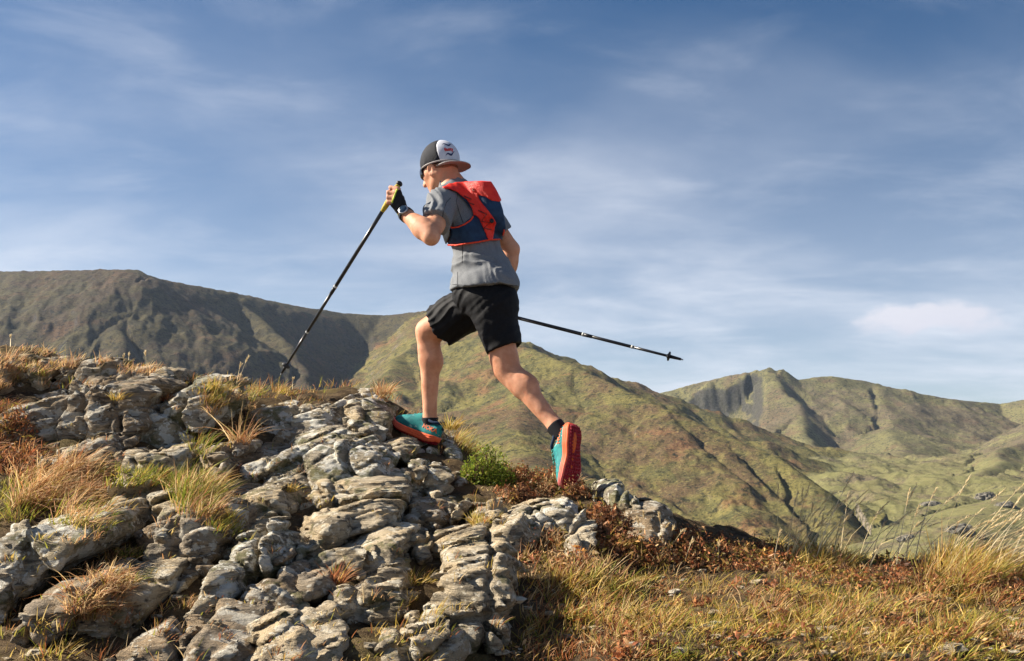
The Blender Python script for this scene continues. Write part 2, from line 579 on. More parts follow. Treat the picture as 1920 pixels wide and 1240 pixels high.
for px, py, d in ((-250, 640, 5.4), (60, 655, 5.5), (280, 695, 5.4), (560, 735, 5.35), (690, 730, 5.3), (880, 850, 5.1), (1100, 920, 4.85), (1260, 985, 4.85), (1500, 1030, 5.1), (1760, 1050, 5.1), (2200, 1060, 5.1)):
    p = P(px, py, d)
    _gp.append(p + np.array([0.0, 0.9, -0.28])); _gp.append(p + np.array([0.0, 2.5, -1.7])); _gp.append(p + np.array([0.0, 6.0, -5.0]))
_gp += [np.array(v) for v in ((-3.5, -2, -0.7), (0, -2, -0.8), (3.5, -2, -0.8), (-6, 2, -0.1), (-6, 5, 1.0), (6, 2, -0.7), (6, 5, -0.7), (0, 1, -0.62), (-2, 1.2, -0.6), (2, 1, -0.62), (-8, 9, -2.2), (8, 10, -4.5))]
_gp = np.array(_gp)


def _tps(r2):
    return 0.5 * r2 * np.log(r2 + 1e-9)


_n = len(_gp)
_A = np.zeros((_n + 3, _n + 3))
_r2 = ((_gp[:, None, :2] - _gp[None, :, :2]) ** 2).sum(-1)
_A[:_n, :_n] = _tps(_r2) + np.eye(_n) * 0.002
_A[:_n, _n] = 1; _A[:_n, _n + 1:] = _gp[:, :2]; _A[_n, :_n] = 1; _A[_n + 1:, :_n] = _gp[:, :2].T
_w = np.linalg.solve(_A, np.concatenate([_gp[:, 2], np.zeros(3)]))


def ground_base(x, y):
    x = np.asarray(x, float); y = np.asarray(y, float)
    z = _w[_n] + _w[_n + 1] * x + _w[_n + 2] * y
    for i in range(_n):
        z = z + _w[i] * _tps((x - _gp[i, 0]) ** 2 + (y - _gp[i, 1]) ** 2)
    return z


def ray_ground(px, py, lo=2.0, hi=7.0):
    d = np.linspace(lo, hi, 500)
    p = P(px, py, d[:, None] if False else 1.0)
    z = ground_base(p[0] * d, d)
    below = z >= p[2] * d
    if not below.any():
        return None
    return float(d[np.argmax(below)])


gx = np.concatenate([np.linspace(-7, -3, 40)[:-1], np.linspace(-3, 3, 300), np.linspace(3, 7, 40)[1:]]); gy = np.concatenate([np.linspace(-2.5, 2.2, 30)[:-1], np.linspace(2.2, 6.2, 200), np.linspace(6.2, 14, 30)[1:]])
GX, GY = np.meshgrid(gx, gy)
GZ = ground_base(GX, GY)
bumps = 0.08 * fbm(GX * 2.2, GY * 2.2, 0.5, 3) + 0.03 * fbm(GX * 8, GY * 8, 1.5, 3) + 0.012 * fbm(GX * 26, GY * 26, 2.5, 2)
GZ = GZ + bumps - 0.015
_i = np.arange(GX.size).reshape(GX.shape)
gq = np.stack([_i[:-1, :-1], _i[:-1, 1:], _i[1:, 1:], _i[1:, :-1]], -1).reshape(-1, 4)
GV = np.stack([GX, GY, GZ], -1).reshape(-1, 3)
m = Mat('soil_and_litter', 0.95, 0.1)
c = m.mix(m.ramp(m.noise(9, 6, 0.65), 0.35, 0.65), (0.055, 0.036, 0.022), (0.17, 0.115, 0.06))
c = m.mix(m.math('MULTIPLY', m.ramp(m.noise(3.2, 5, 0.6), 0.5, 0.66), 0.7), c, (0.20, 0.15, 0.06))
c = m.mix(m.math('MULTIPLY', m.ramp(m.noise(60, 4, 0.7), 0.52, 0.7), 0.6), c, (0.30, 0.22, 0.12))
m.color(c).bump(m.math('ADD', m.noise(45, 6, 0.7), m.noise(170, 3, 0.7)), 1.0, 0.02)
SOIL = m.m
add('ground', GV, gq.astype(np.int32), SOIL, origin=(0, 0, 0), kind='structure', label='brown soil and dry litter between the rocks and along the ridge')

# ------------------------------------------------------------------ solid modelling on a voxel grid


def smin(a, b, k):
    if k <= 0:
        return np.minimum(a, b)
    h = np.clip(0.5 + 0.5 * (b - a) / k, 0, 1)
    return b + (a - b) * h - k * h * (1 - h)


def smax(a, b, k):
    return -smin(-a, -b, k)


def surface_nets(D, origin, h):
    """vertices and quads of the zero level of D sampled at origin + h * index"""
    S = D < 0
    nx, ny, nz = D.shape
    cnt = np.zeros((nx - 1, ny - 1, nz - 1), np.int8)
    for a in (0, 1):
        for b in (0, 1):
            for c in (0, 1):
                cnt += S[a:nx - 1 + a, b:ny - 1 + b, c:nz - 1 + c]
    act = (cnt > 0) & (cnt < 8)
    I = np.argwhere(act)
    if len(I) == 0:
        return np.zeros((0, 3)), np.zeros((0, 4), np.int32)
    vid = np.full(act.shape, -1, np.int32)
    vid[act] = np.arange(len(I))
    corners = {}
    for a in (0, 1):
        for b in (0, 1):
            for c in (0, 1):
                corners[(a, b, c)] = D[I[:, 0] + a, I[:, 1] + b, I[:, 2] + c].astype(np.float64)
    acc = np.zeros((len(I), 3)); num = np.zeros(len(I))
    for ax in range(3):
        for u in (0, 1):
            for v in (0, 1):
                c0 = [0, 0, 0]; c1 = [0, 0, 0]
                o = [k for k in range(3) if k != ax]
                c0[o[0]] = c1[o[0]] = u; c0[o[1]] = c1[o[1]] = v; c1[ax] = 1
                d0, d1 = corners[tuple(c0)], corners[tuple(c1)]
                cr = (d0 < 0) != (d1 < 0)
                t = np.where(cr, d0 / np.where(cr, d0 - d1, 1), 0)
                pt = np.zeros((len(I), 3)); pt[:, o[0]] = u; pt[:, o[1]] = v; pt[:, ax] = t
                acc += pt * cr[:, None]; num += cr
    V = np.asarray(origin) + h * (I + acc / num[:, None])
    quads = []
    for ax in range(3):
        o = [k for k in range(3) if k != ax]
        sl0 = [slice(1, -1)] * 3; sl1 = [slice(1, -1)] * 3
        sl0[ax] = slice(0, D.shape[ax] - 1); sl1[ax] = slice(1, D.shape[ax])
        a, b = S[tuple(sl0)], S[tuple(sl1)]
        E = np.argwhere(a != b)
        if len(E) == 0:
            continue
        inside = a[E[:, 0], E[:, 1], E[:, 2]]
        E = E + 1; E[:, ax] -= 1
        def vi(du, dv):
            e = E.copy(); e[:, o[0]] += du; e[:, o[1]] += dv
            return vid[e[:, 0], e[:, 1], e[:, 2]]
        q = np.stack([vi(-1, -1), vi(0, -1), vi(0, 0), vi(-1, 0)], 1)
        flip = inside if ax != 1 else ~inside
        q = np.where(flip[:, None], q, q[:, ::-1])
        quads.append(q)
    return V, np.concatenate(quads).astype(np.int32)


def poly_sdf(x, z, poly):
    """signed distance in the plane to a closed polygon"""
    poly = np.asarray(poly, float)
    d = np.full(np.broadcast(x, z).shape, 1e9)
    s = np.ones(d.shape)
    n = len(poly)
    for i in range(n):
        a, b = poly[i], poly[i - 1]
        ex, ez = b - a
        wx, wz = x - a[0], z - a[1]
        t = np.clip((wx * ex + wz * ez) / (ex * ex + ez * ez + 1e-12), 0, 1)
        bx, bz = wx - ex * t, wz - ez * t
        d = np.minimum(d, bx * bx + bz * bz)
        c1, c2, c3 = z >= a[1], z < b[1], ex * wz > ez * wx
        flip = (c1 & c2 & c3) | (~c1 & ~c2 & ~c3)
        s = np.where(flip, -s, s)
    return s * np.sqrt(d)


# ------------------------------------------------------------------ rocks
BED = np.array([-0.37, 0.10, 0.92]); BED /= np.linalg.norm(BED)   # the slabs dip the same way all over the outcrop


def layer_noise(w, thick, seed):
    """a random step for every bed of the rock, with soft edges"""
    q = w / thick
    i = np.floor(q)
    f = q - i
    def hsh(n):
        v = np.sin((n + seed * 13.7) * 127.1) * 43758.5453
        return v - np.floor(v)
    a, b = hsh(i), hsh(i + 1)
    t = sstep(0.90, 1.0, f)
    return a + (b - a) * t - 0.7 * np.exp(-((f - 0.95) / 0.07) ** 2)


def fracture(x, y, z, bed, seed, size=1.0):
    """blocks bounded by bedding and joints: a random step and tilt for each block, and the crack round it"""
    bed = np.asarray(bed)
    st = np.cross(bed, (0, 1, 0)); st /= np.linalg.norm(st); dp_ = np.cross(bed, st)
    q = [(x * st[0] + y * st[1] + z * st[2]) / (.21 * size), (x * dp_[0] + y * dp_[1] + z * dp_[2]) / (.15 * size), (x * bed[0] + y * bed[1] + z * bed[2]) / (.085 * size)]
    b = [np.floor(v - .5) for v in q]
    f1 = np.full(x.shape, 9., np.float32); f2 = f1.copy(); step = np.zeros(x.shape, np.float32)

    def hsh(i, j, k, m_):
        v = np.sin(i * 127.1 + j * 311.7 + k * 74.7 + seed * 17.3 + m_ * 53.9) * 43758.5453
        return (v - np.floor(v)).astype(np.float32)
    for a in (0, 1):
        for c in (0, 1):
            for e in (0, 1):
                i, j, k = b[0] + a, b[1] + c, b[2] + e
                d0 = q[0] - (i + .5 + .8 * (hsh(i, j, k, 0) - .5)); d1 = q[1] - (j + .5 + .8 * (hsh(i, j, k, 1) - .5)); d2 = q[2] - (k + .5 + .6 * (hsh(i, j, k, 2) - .5))
                dd = (d0 * d0 + d1 * d1 + d2 * d2).astype(np.float32)
                s_ = (hsh(i, j, k, 3) - .5) * 1.0 + (hsh(i, j, k, 4) - .5) * d0 * 1.6 + (hsh(i, j, k, 5) - .5) * d1 * 1.6 + (hsh(i, j, k, 6) - .5) * d2 * 1.0
                near = dd < f1
                f2 = np.where(near, f1, np.minimum(f2, dd))
                step = np.where(near, s_, step)
                f1 = np.where(near, dd, f1)
    gap = np.sqrt(f2) - np.sqrt(f1)
    return step - .50 * np.exp(-(gap / .05) ** 2)


def rock_mesh(poly, seed, rough=1.0, top=0.38, thick=None, lean=0.22, side=0.0, dist=None, h=None, beds=1.0, proud=None, frac=1.0):
    poly = np.array(poly, float)
    cx = (poly[:, 0].min() + poly[:, 0].max()) / 2
    yb, yt = poly[:, 1].max(), poly[:, 1].min()
    if dist is None:
        db = ray_ground(cx, min(yb, 1239)) or 5.0
        dt = ray_ground(cx, yt) or (db + 0.5)
    else:
        db = dist; dt = db + 0.15
    rk = np.random.default_rng(int(seed * 53) + 9)
    pr_ = rk.uniform(0.05, 0.13)
    db -= (pr_ if proud is None else proud) if dist is None else 0
    ax_, ay_ = rk.normal(0, .20), rk.normal(0, .20)
    bed = BED + np.array([ax_, ay_, 0]); bed /= np.linalg.norm(bed)
    bt = rk.uniform(.065, .14)
    span = max(dt - db, .1)
    dt = min(db + lean * max(dt - db, 0.03), db + 0.8)
    if h is None:
        h = 0.0080 if db < 3.7 else 0.0090
    sc = db / F
    Z0 = (HY - yb) * sc; X0 = (cx - HX) * sc
    zt = (HY - yt) * dt / F
    H = zt - Z0                                  # real height of the traced outline
    lx = (poly[:, 0] - cx) * sc
    lz = (yb - poly[:, 1]) / max(yb - yt, 1) * H
    T = max(thick or 0, 0.16, min(span * (1 - lean) * .9, .55)) if dist is None else (thick or .3)
    tanA = top * H / T
    fz = lz * (1 - top)
    leanT = (dt - db) / max(H, 1e-3)              # how far the face leans back per metre of height
    fp = np.stack([lx, fz], 1)
    # bring the outline below the soil
    low = fz < 0.12 * H
    fp[low, 1] -= 0.12
    m_ = 0.05
    x = np.arange(lx.min() - m_ - abs(side) * T, lx.max() + m_ + abs(side) * T, h)
    z = np.arange(fp[:, 1].min() - m_, H + m_ + 0.05, h)
    y = np.arange(-0.07, T + (dt - db) + 0.06, h)
    X, Y, Zz = np.meshgrid(x, y, z, indexing='ij')
    t = Y - leanT * np.clip(Zz, 0, H)             # distance behind the leaning face
    tt = np.clip(t, 0, T)
    d2 = poly_sdf(X - side * tt, Zz - tanA * tt, fp).astype(np.float32)
    d = smax(d2, (-t * 0.9).astype(np.float32), 0.018)
    d = np.maximum(d, (t - T).astype(np.float32))
    # broken facets
    rf = np.random.default_rng(int(seed * 131) + 3)
    for k in range(10):
        nv = np.array([rf.normal(0, 1), -abs(rf.normal(.8, .5)), rf.normal(.35, .6)]); nv /= np.linalg.norm(nv)
        sup = (fp[:, 0] * nv[0] + fp[:, 1] * nv[2]).max()
        d = np.maximum(d, (X * nv[0] + t * nv[1] + (Zz - tanA * tt) * nv[2] - sup + rf.uniform(.005, .06) * min(1, H / .25)).astype(np.float32))
    band = np.abs(d) < 0.09
    bx, by, bz = (X[band] + X0).astype(np.float32), (Y[band] + db).astype(np.float32), (Zz[band] + Z0).astype(np.float32)
    wv = bx * bed[0] + by * bed[1] + bz * bed[2]
    n1 = fbm(bx * 3.1, by * 3.1, bz * 3.1 + seed * 3.3, 3)
    st_ = np.cross(bed, (0, 1, 0)); st_ /= np.linalg.norm(st_); dp_ = np.cross(bed, st_)
    ca, cb, cw = (bx * v_[0] + by * v_[1] + bz * v_[2] for v_ in (st_, dp_, bed))
    n2 = fbm(ca * 5, cb * 6, cw * 17 + seed, 3)          # drawn out along the beds
    n3 = fbm(ca * 15, cb * 17, cw * 62 + seed, 2)
    warp = wv + 0.030 * n1 + 0.007 * n2
    bedm = sstep(-0.15, 0.30, n1 + 0.15)
    L1 = layer_noise(warp + 0.004 * n3, bt, seed) - 0.35
    L2 = layer_noise(warp * 1.02 + 0.003 * n3, 0.026, seed + 5) - 0.35
    bm2 = sstep(-.25, .25, fbm(bx * 5 + 3, by * 5, bz * 5 + seed * 1.7, 2))
    disp = 0.024 * L1 * beds * (.25 + .75 * bm2) + 0.012 * L2 * beds * (.3 + .7 * bedm)
    disp += 0.050 * frac * fracture(bx + .02 * n1, by + .012 * n2, bz + .010 * n2, bed, seed, rk.uniform(2.6, 4.2))
    disp += 0.018 * n1 + 0.010 * n2 * rough + 0.011 * n3 * rough
    # joints: a few cracks across the beds
    rs = np.random.default_rng(int(seed * 97) + 1)
    for k in range(4):
        nrm = np.array([rs.normal(1, .3), rs.normal(0, .5), rs.normal(.35, .4)]); nrm /= np.linalg.norm(nrm)
        off = rs.uniform(lx.min() * 0.8, lx.max() * 0.8)
        pd = (bx - X0 - off) * nrm[0] + (by - db) * nrm[1] + (bz - Z0 - H / 2) * nrm[2] + 0.05 * n1 + 0.018 * n2
        disp -= rs.uniform(0.015, 0.045) * np.exp(-(pd / 0.011) ** 2)
        disp += 0.020 * np.tanh(pd / 0.01) * rs.uniform(-1, 1)
    d[band] = d[band] - disp
    d[0] = d[-1] = 1; d[:, 0] = d[:, -1] = 1; d[:, :, 0] = d[:, :, -1] = 1
    V, Q = surface_nets(d, (x[0] + X0, y[0] + db, z[0] + Z0), h)
    # keep the main piece, drop what is buried
    bur = V[:, 2] < ground_base(V[:, 0], V[:, 1]) - 0.05
    Q = Q[~bur[Q].all(1)]
    lab = np.arange(len(V))
    for _ in range(60):
        mn = lab[Q].min(1)
        new = lab.copy()
        for k in range(4):
            np.minimum.at(new, Q[:, k], mn)
        new = new[new]
        if (new == lab).all():
            break
        lab = new
    if len(Q) == 0:
        return None, None
    cnt = np.bincount(lab[Q[:, 0]], minlength=len(V))
    Q = Q[lab[Q[:, 0]] == cnt.argmax()]
    used, inv = np.unique(Q, return_inverse=True)
    return V[used], inv.reshape(-1, 4).astype(np.int32)


def rock_material(name, base, dark, pale, lich_amt, moss_amt, warm):
    m = Mat(name, 0.92, 0.15)
    bedmap = m.map((5, 5, 26), (math.radians(7), math.radians(-16), 0))
    streak = m.noise(1.6, 6, 0.68, bedmap, dist=0.4)
    big = m.noise(5.5, 6, 0.62)
    fine = m.noise(42, 6, 0.72)
    vfine = m.noise(170, 4, 0.7)
    c = m.mix(m.ramp(big, 0.33, 0.66), base, warm)
    c = m.mix(m.math('MULTIPLY', m.ramp(streak, 0.46, 0.64), 0.75), c, dark)
    # black crust lichen in ragged patches
    k = m.ramp(m.math('ADD', m.math('MULTIPLY', fine, 0.5), m.math('MULTIPLY', m.noise(13, 5, 0.65), 0.5)), 0.53, 0.60)
    c = m.mix(m.math('MULTIPLY', k, 0.80), c, dark)
    # pale crust lichen: rounded spots
    spot = m.voronoi(34, m.mix(0.10, m.pos, m.noise(22, 4, color=True)))
    sp = m.math('MULTIPLY', m.ramp(spot, 0.34, 0.24), m.ramp(m.noise(6.5, 4, 0.6), 0.60 - 0.16 * lich_amt, 0.70 - 0.16 * lich_amt))
    c = m.mix(m.math('MULTIPLY', sp, 0.85), c, pale)
    pt = m.ramp(m.noise(8.5, 7, 0.6, m.map((1, 1, 1.6), (0, 0.3, 0.2))), 0.60 - 0.05 * lich_amt, 0.64 - 0.05 * lich_amt)
    c = m.mix(m.math('MULTIPLY', pt, 0.75), c, pale)
    # yellow-green moss film
    mo = m.ramp(m.noise(7.3, 6, 0.68), 0.66 - 0.16 * moss_amt, 0.74 - 0.16 * moss_amt)
    c = m.mix(m.math('MULTIPLY', mo, 0.7), c, (0.105, 0.105, 0.035))
    c = m.mix(m.math('MULTIPLY', m.ramp(vfine, 0.55, 0.72), 0.55), c, tuple(q * 0.35 for q in base))
    c = m.mix(m.math('MULTIPLY', m.ramp(vfine, 0.42, 0.28), 0.35), c, pale)
    m.color(c)
    lam = m.noise(3.2, 5, 0.7, m.map((7, 7, 60), (math.radians(7), math.radians(-20), 0)), dist=0.3)
    hgt = m.math('ADD', m.math('MULTIPLY', fine, 0.3), m.math('ADD', m.math('MULTIPLY', vfine, 0.4), m.math('ADD', m.math('MULTIPLY', streak, 0.9), m.math('MULTIPLY', lam, 1.0))))
    m.bump(hgt, 1.0, 0.016)
    return m.m


ROCK_A = rock_material('schist_grey', (0.47, 0.395, 0.285), (0.050, 0.042, 0.033), (0.64, 0.58, 0.46), 0.9, 0.7, (0.50, 0.385, 0.235))
ROCK_B = rock_material('schist_dark', (0.35, 0.29, 0.215), (0.040, 0.034, 0.028), (0.58, 0.54, 0.45), 0.9, 0.5, (0.32, 0.225, 0.130))
ROCK_C = rock_material('schist_lichen', (0.43, 0.37, 0.28), (0.045, 0.040, 0.034), (0.74, 0.71, 0.62), 1.7, 0.9, (0.43, 0.345, 0.22))

ROCKS = [  # outline in the photograph (it stands where that line of sight meets the slope), material, settings
    # upper left
    ([(-40, 650), (-10, 632), (20, 634), (34, 655), (28, 690), (-40, 695)], ROCK_A, {}),
    ([(48, 672), (66, 658), (90, 662), (98, 684), (60, 692)], ROCK_A, {}),
    ([(95, 682), (120, 664), (165, 657), (182, 664), (180, 688), (110, 694)], ROCK_A, {}),
    ([(-40, 770), (4, 735), (60, 712), (110, 697), (170, 688), (232, 690), (262, 712), (240, 770), (190, 800), (120, 812), (60, 806), (-40, 815)], ROCK_B, dict(top=0.30, thick=0.3)),
    ([(150, 770), (200, 745), (250, 742), (262, 790), (230, 822), (170, 826)], ROCK_B, {}),
    ([(215, 690), (255, 680), (298, 690), (302, 712), (240, 716)], ROCK_A, {}),
    ([(228, 790), (245, 760), (300, 722), (318, 700), (345, 691), (378, 700), (402, 722), (404, 760), (385, 792), (340, 812), (280, 824), (240, 822)], ROCK_C, dict(top=0.30, thick=0.3)),
    ([(160, 826), (210, 800), (240, 786), (248, 826), (210, 850), (165, 850)], ROCK_B, {}),
    ([(148, 862), (190, 838), (238, 818), (300, 806), (330, 822), (342, 850), (330, 876), (250, 884), (170, 880)], ROCK_A, dict(top=0.4)),
    ([(72, 850), (100, 838), (128, 846), (130, 866), (84, 872)], ROCK_A, {}),
    ([(180, 884), (230, 872), (282, 866), (290, 890), (240, 902), (180, 900)], ROCK_A, {}),
    ([(320, 885), (352, 862), (400, 850), (432, 856), (424, 880), (380, 896), (330, 900)], ROCK_B, {}),
    ([(352, 860), (380, 835), (428, 818), (452, 828), (440, 850), (400, 866)], ROCK_B, {}),
    # lower left
    ([(203, 945), (240, 922), (296, 912), (324, 918), (336, 945), (300, 962), (230, 962)], ROCK_A, dict(top=0.4, beds=1.4)),
    ([(196, 985), (240, 955), (336, 936), (350, 966), (300, 996), (220, 1012)], ROCK_A, dict(beds=1.5)),
    ([(210, 1040), (246, 1012), (300, 990), (362, 966), (388, 990), (384, 1040), (330, 1075), (250, 1085)], ROCK_B, dict(top=0.30)),
    ([(290, 1100), (320, 1050), (376, 1012), (424, 1018), (444, 1075), (446, 1140), (380, 1170), (300, 1165)], ROCK_C, dict(top=0.30, thick=0.25)),
    ([(150, 1090), (200, 1070), (262, 1078), (285, 1120), (260, 1165), (160, 1160)], ROCK_A, {}),
    # centre
    ([(452, 770), (470, 752), (560, 738), (618, 724), (650, 716), (686, 714), (706, 740), (736, 768), (728, 796), (690, 806), (600, 808), (512, 806), (470, 796)], ROCK_C, dict(top=0.25, thick=0.35, lean=.45, proud=.04)),
    ([(592, 806), (622, 778), (655, 762), (690, 800), (684, 818), (620, 820)], ROCK_A, {}),
    ([(432, 874), (470, 846), (520, 812), (560, 797), (612, 802), (668, 816), (706, 846), (728, 868), (690, 890), (640, 900), (572, 912), (500, 890)], ROCK_C, dict(top=0.42, thick=0.32)),
    ([(386, 952), (430, 920), (470, 894), (502, 880), (532, 904), (548, 950), (500, 972), (440, 976)], ROCK_A, dict(top=0.45)),
    ([(392, 985), (430, 968), (490, 962), (520, 980), (500, 1004), (430, 1010)], ROCK_A, dict(top=0.45)),
    ([(552, 950), (584, 920), (640, 898), (700, 892), (735, 905), (730, 935), (650, 952), (580, 964)], ROCK_A, dict(top=0.35)),
    ([(512, 1000), (580, 962), (640, 938), (690, 926), (720, 940), (722, 972), (660, 984), (590, 1002), (530, 1014)], ROCK_A, dict(top=0.35, beds=1.3)),
    ([(478, 1046), (530, 1010), (596, 976), (640, 984), (650, 1014), (590, 1040), (510, 1064)], ROCK_A, dict(top=0.4, beds=1.3)),
    ([(438, 1052), (462, 1032), (488, 1040), (490, 1068), (450, 1072)], ROCK_A, dict(top=0.45)),
    ([(570, 1056), (620, 1020), (660, 1002), (700, 996), (742, 1020), (742, 1058), (680, 1064), (600, 1076)], ROCK_A, dict(top=0.35, beds=1.3)),
    ([(468, 1080), (500, 1056), (545, 1048), (596, 1060), (608, 1110), (560, 1150), (480, 1150)], ROCK_B, dict(top=0.3)),
    ([(610, 1100), (660, 1066), (720, 1060), (770, 1080), (780, 1130), (700, 1160), (620, 1160)], ROCK_A, dict(top=0.35)),
    ([(690, 856), (712, 826), (742, 816), (768, 838), (764, 862), (720, 872)], ROCK_A, dict(top=0.3)),
    # under the forward foot
    ([(734, 880), (738, 808), (770, 822), (800, 835), (826, 843), (852, 854), (850, 890), (790, 896)], ROCK_C, dict(top=0.10, thick=0.42, dist=4.93, beds=.3, frac=.35, rough=.7)),
    ([(800, 850), (812, 815), (828, 806), (850, 822), (884, 858), (880, 884), (820, 884)], ROCK_C, dict(top=0.30, thick=0.3, dist=5.14, beds=.7)),
    ([(726, 902), (742, 862), (775, 852), (812, 876), (834, 900), (800, 914), (750, 916)], ROCK_C, dict(top=0.35)),
    ([(820, 884), (850, 864), (882, 870), (894, 892), (870, 912), (832, 912)], ROCK_B, dict(top=0.35)),
    ([(728, 942), (736, 902), (768, 892), (806, 918), (800, 940), (760, 950)], ROCK_A, dict(top=0.35)),
    ([(770, 960), (786, 928), (820, 918), (858, 936), (872, 958), (840, 972), (790, 976)], ROCK_A, dict(top=0.4)),
    ([(700, 985), (704, 940), (760, 936), (826, 956), (836, 990), (780, 1000), (720, 1004)], ROCK_B, dict(top=0.30)),
    ([(850, 968), (866, 936), (900, 922), (940, 928), (938, 952), (900, 974)], ROCK_A, dict(proud=.13, thick=.2, frac=.5, top=0.45)),
    ([(740, 1040), (768, 1012), (830, 996), (880, 984), (900, 1000), (850, 1030), (790, 1048)], ROCK_A, dict(top=0.4, beds=1.3)),
    ([(796, 1100), (804, 1040), (850, 1016), (918, 1000), (950, 1016), (976, 1060), (992, 1110), (970, 1170), (880, 1190), (810, 1160)], ROCK_A, dict(top=0.30, thick=0.4, beds=1.6)),
    ([(928, 972), (968, 944), (1008, 926), (1042, 922), (1040, 950), (1010, 972), (964, 986)], ROCK_A, dict(proud=.13, thick=.2, frac=.5, top=0.35)),
    ([(1046, 1030), (1070, 1002), (1102, 976), (1130, 986), (1122, 1018), (1080, 1040)], ROCK_A, dict(proud=.13, thick=.2, frac=.5, top=0.4)),
    ([(1098, 946), (1108, 924), (1128, 910), (1142, 926), (1136, 950)], ROCK_C, dict(proud=.13, thick=.2, frac=.5, top=0.15)),
    ([(1132, 952), (1146, 926), (1180, 916), (1192, 940), (1186, 958)], ROCK_C, dict(proud=.13, thick=.2, frac=.5, top=0.2)),
    ([(1160, 962), (1172, 948), (1200, 950), (1206, 968), (1176, 974)], ROCK_C, dict(top=0.3)),
    ([(932, 1006), (960, 984), (1000, 972), (1042, 984), (1034, 1016), (970, 1032)], ROCK_A, dict(proud=.10, frac=.6)),
    ([(1004, 972), (1022, 950), (1060, 938), (1098, 950), (1088, 982), (1036, 990)], ROCK_C, dict(proud=.12, frac=.6)),
    ([(1188, 996), (1206, 974), (1240, 962), (1264, 978), (1252, 1004), (1210, 1010)], ROCK_B, dict(proud=.10, frac=.6)),
    ([(864, 1000), (880, 972), (920, 960), (950, 974), (944, 1002), (900, 1014)], ROCK_A, dict(proud=.08, frac=.6)),
    # front edge, below the picture's lower border
    ([(440, 1200), (480, 1160), (560, 1150), (640, 1170), (650, 1230), (560, 1262), (450, 1262)], ROCK_A, {}),
    ([(690, 1210), (730, 1170), (800, 1170), (860, 1196), (870, 1250), (780, 1275), (700, 1270)], ROCK_A, {}),
    ([(210, 1215), (260, 1172), (340, 1168), (420, 1190), (430, 1250), (320, 1270), (220, 1265)], ROCK_B, {}),
]
BOULDERS = [
    ([(-60, 1000), (0, 984), (60, 968), (108, 957), (124, 985), (132, 1012), (112, 1046), (60, 1084), (0, 1110), (-60, 1120)], ROCK_C, dict(top=0.10, thick=0.35, beds=0.3, rough=0.8, frac=.35),
     'large grey boulder with white lichen spots at the lower left'),
    ([(-40, 1150), (20, 1112), (90, 1072), (128, 1066), (136, 1110), (120, 1160), (40, 1200), (-40, 1200)], ROCK_B, dict(top=0.30, thick=0.3, beds=0.4, frac=.4),
     'dark grey boulder below the white spotted one'),
]
outcrop = empty('rock_outcrop', P(600, 1000, 4.0), 'layered grey schist outcrop the runner is climbing, tilted slabs with lichen', 'rock')
bxs, bys = np.meshgrid(np.arange(-2.9, .55, .0095), np.arange(2.3, 5.6, .0095))
bz0 = ground_base(bxs, bys)
PXb, PYb = HX + F * bxs / bys, HY - F * bz0 / bys
wv = bxs * BED[0] + bys * BED[1] + bz0 * BED[2]
nb1 = fbm(bxs * 3, bys * 3, 5.5, 3); nb2 = fbm(bxs * 6, bys * 14, 1.5, 3); nb3 = fbm(bxs * 16, bys * 46, 2.5, 2)
ww = wv + .05 * nb1 + .010 * nb2
bmk = sstep(-.2, .25, fbm(bxs * 4.3, bys * 4.3, 7.5, 2))
bz = bz0 - .04 + .085 * fracture(bxs + .03 * nb1, bys + .02 * nb2, bz0 * 1.4 + .012 * nb2, BED, 2.2, 2.8) + .030 * (1 - .6 * bmk) * (layer_noise(ww + .01 * nb2, .031, 9) - .45) + .05 * nb1 + .014 * nb2 + .014 * nb3
for k_ in range(9):
    a_ = RNG.uniform(0, math.pi); o_ = RNG.uniform(-1.6, 1.6)
    pd_ = (bxs + 1.1) * math.cos(a_) + (bys - 4.2) * math.sin(a_) - o_ + .16 * nb1 + .04 * nb2
    bz = bz - .05 * np.exp(-(pd_ / .016) ** 2) + .018 * np.tanh(pd_ / .02)
# sinks under the soil towards the right and in grassy hollows
hol = np.zeros(bxs.shape)
for hx_, hy_, hr_ in ((60, 690, 70), (40, 820, 80), (110, 920, 90), (300, 905, 90), (470, 740, 70), (180, 1060, 55), (440, 780, 40), (980, 900, 60), (900, 890, 30), (780, 1090, 50)):
    hol = np.maximum(hol, sstep(1.25, .6, np.sqrt(((PXb - hx_) / hr_) ** 2 + ((PYb - hy_) / (hr_ * .55)) ** 2) + .5 * nb2))
hol = np.maximum(hol, sstep(880, 960, PXb - .25 * (PYb - 900) + 50 * nb1))
hol = np.maximum(hol, sstep(-2.6, -2.9, bxs)); hol = np.maximum(hol, sstep(5.15, 5.45, bys - .0 * bxs)); hol = np.maximum(hol, sstep(2.7, 2.35, bys))
bz = bz - .12 * hol
keep = (bz > bz0 - .12)
bi = np.arange(bxs.size).reshape(bxs.shape)
bq = np.stack([bi[:-1, :-1], bi[:-1, 1:], bi[1:, 1:], bi[1:, :-1]], -1).reshape(-1, 4)
bq = bq[keep.reshape(-1)[bq].any(1)]
us_, inv_ = np.unique(bq, return_inverse=True)
ob_ = add('bedrock', np.stack([bxs, bys, bz], -1).reshape(-1, 3)[us_], inv_.reshape(-1, 4).astype(np.int32), ROCK_B, parent=outcrop)
ob_.data.set_sharp_from_angle(angle=math.radians(34))
for i, (poly, mat, kw) in enumerate(ROCKS):
    Vr, Qr = rock_mesh(poly, i * 1.37 + 0.5, **kw)
    if Vr is not None:
        ob_ = add('rock_slab', Vr, Qr, mat, parent=outcrop)
        ob_.data.set_sharp_from_angle(angle=math.radians(34))
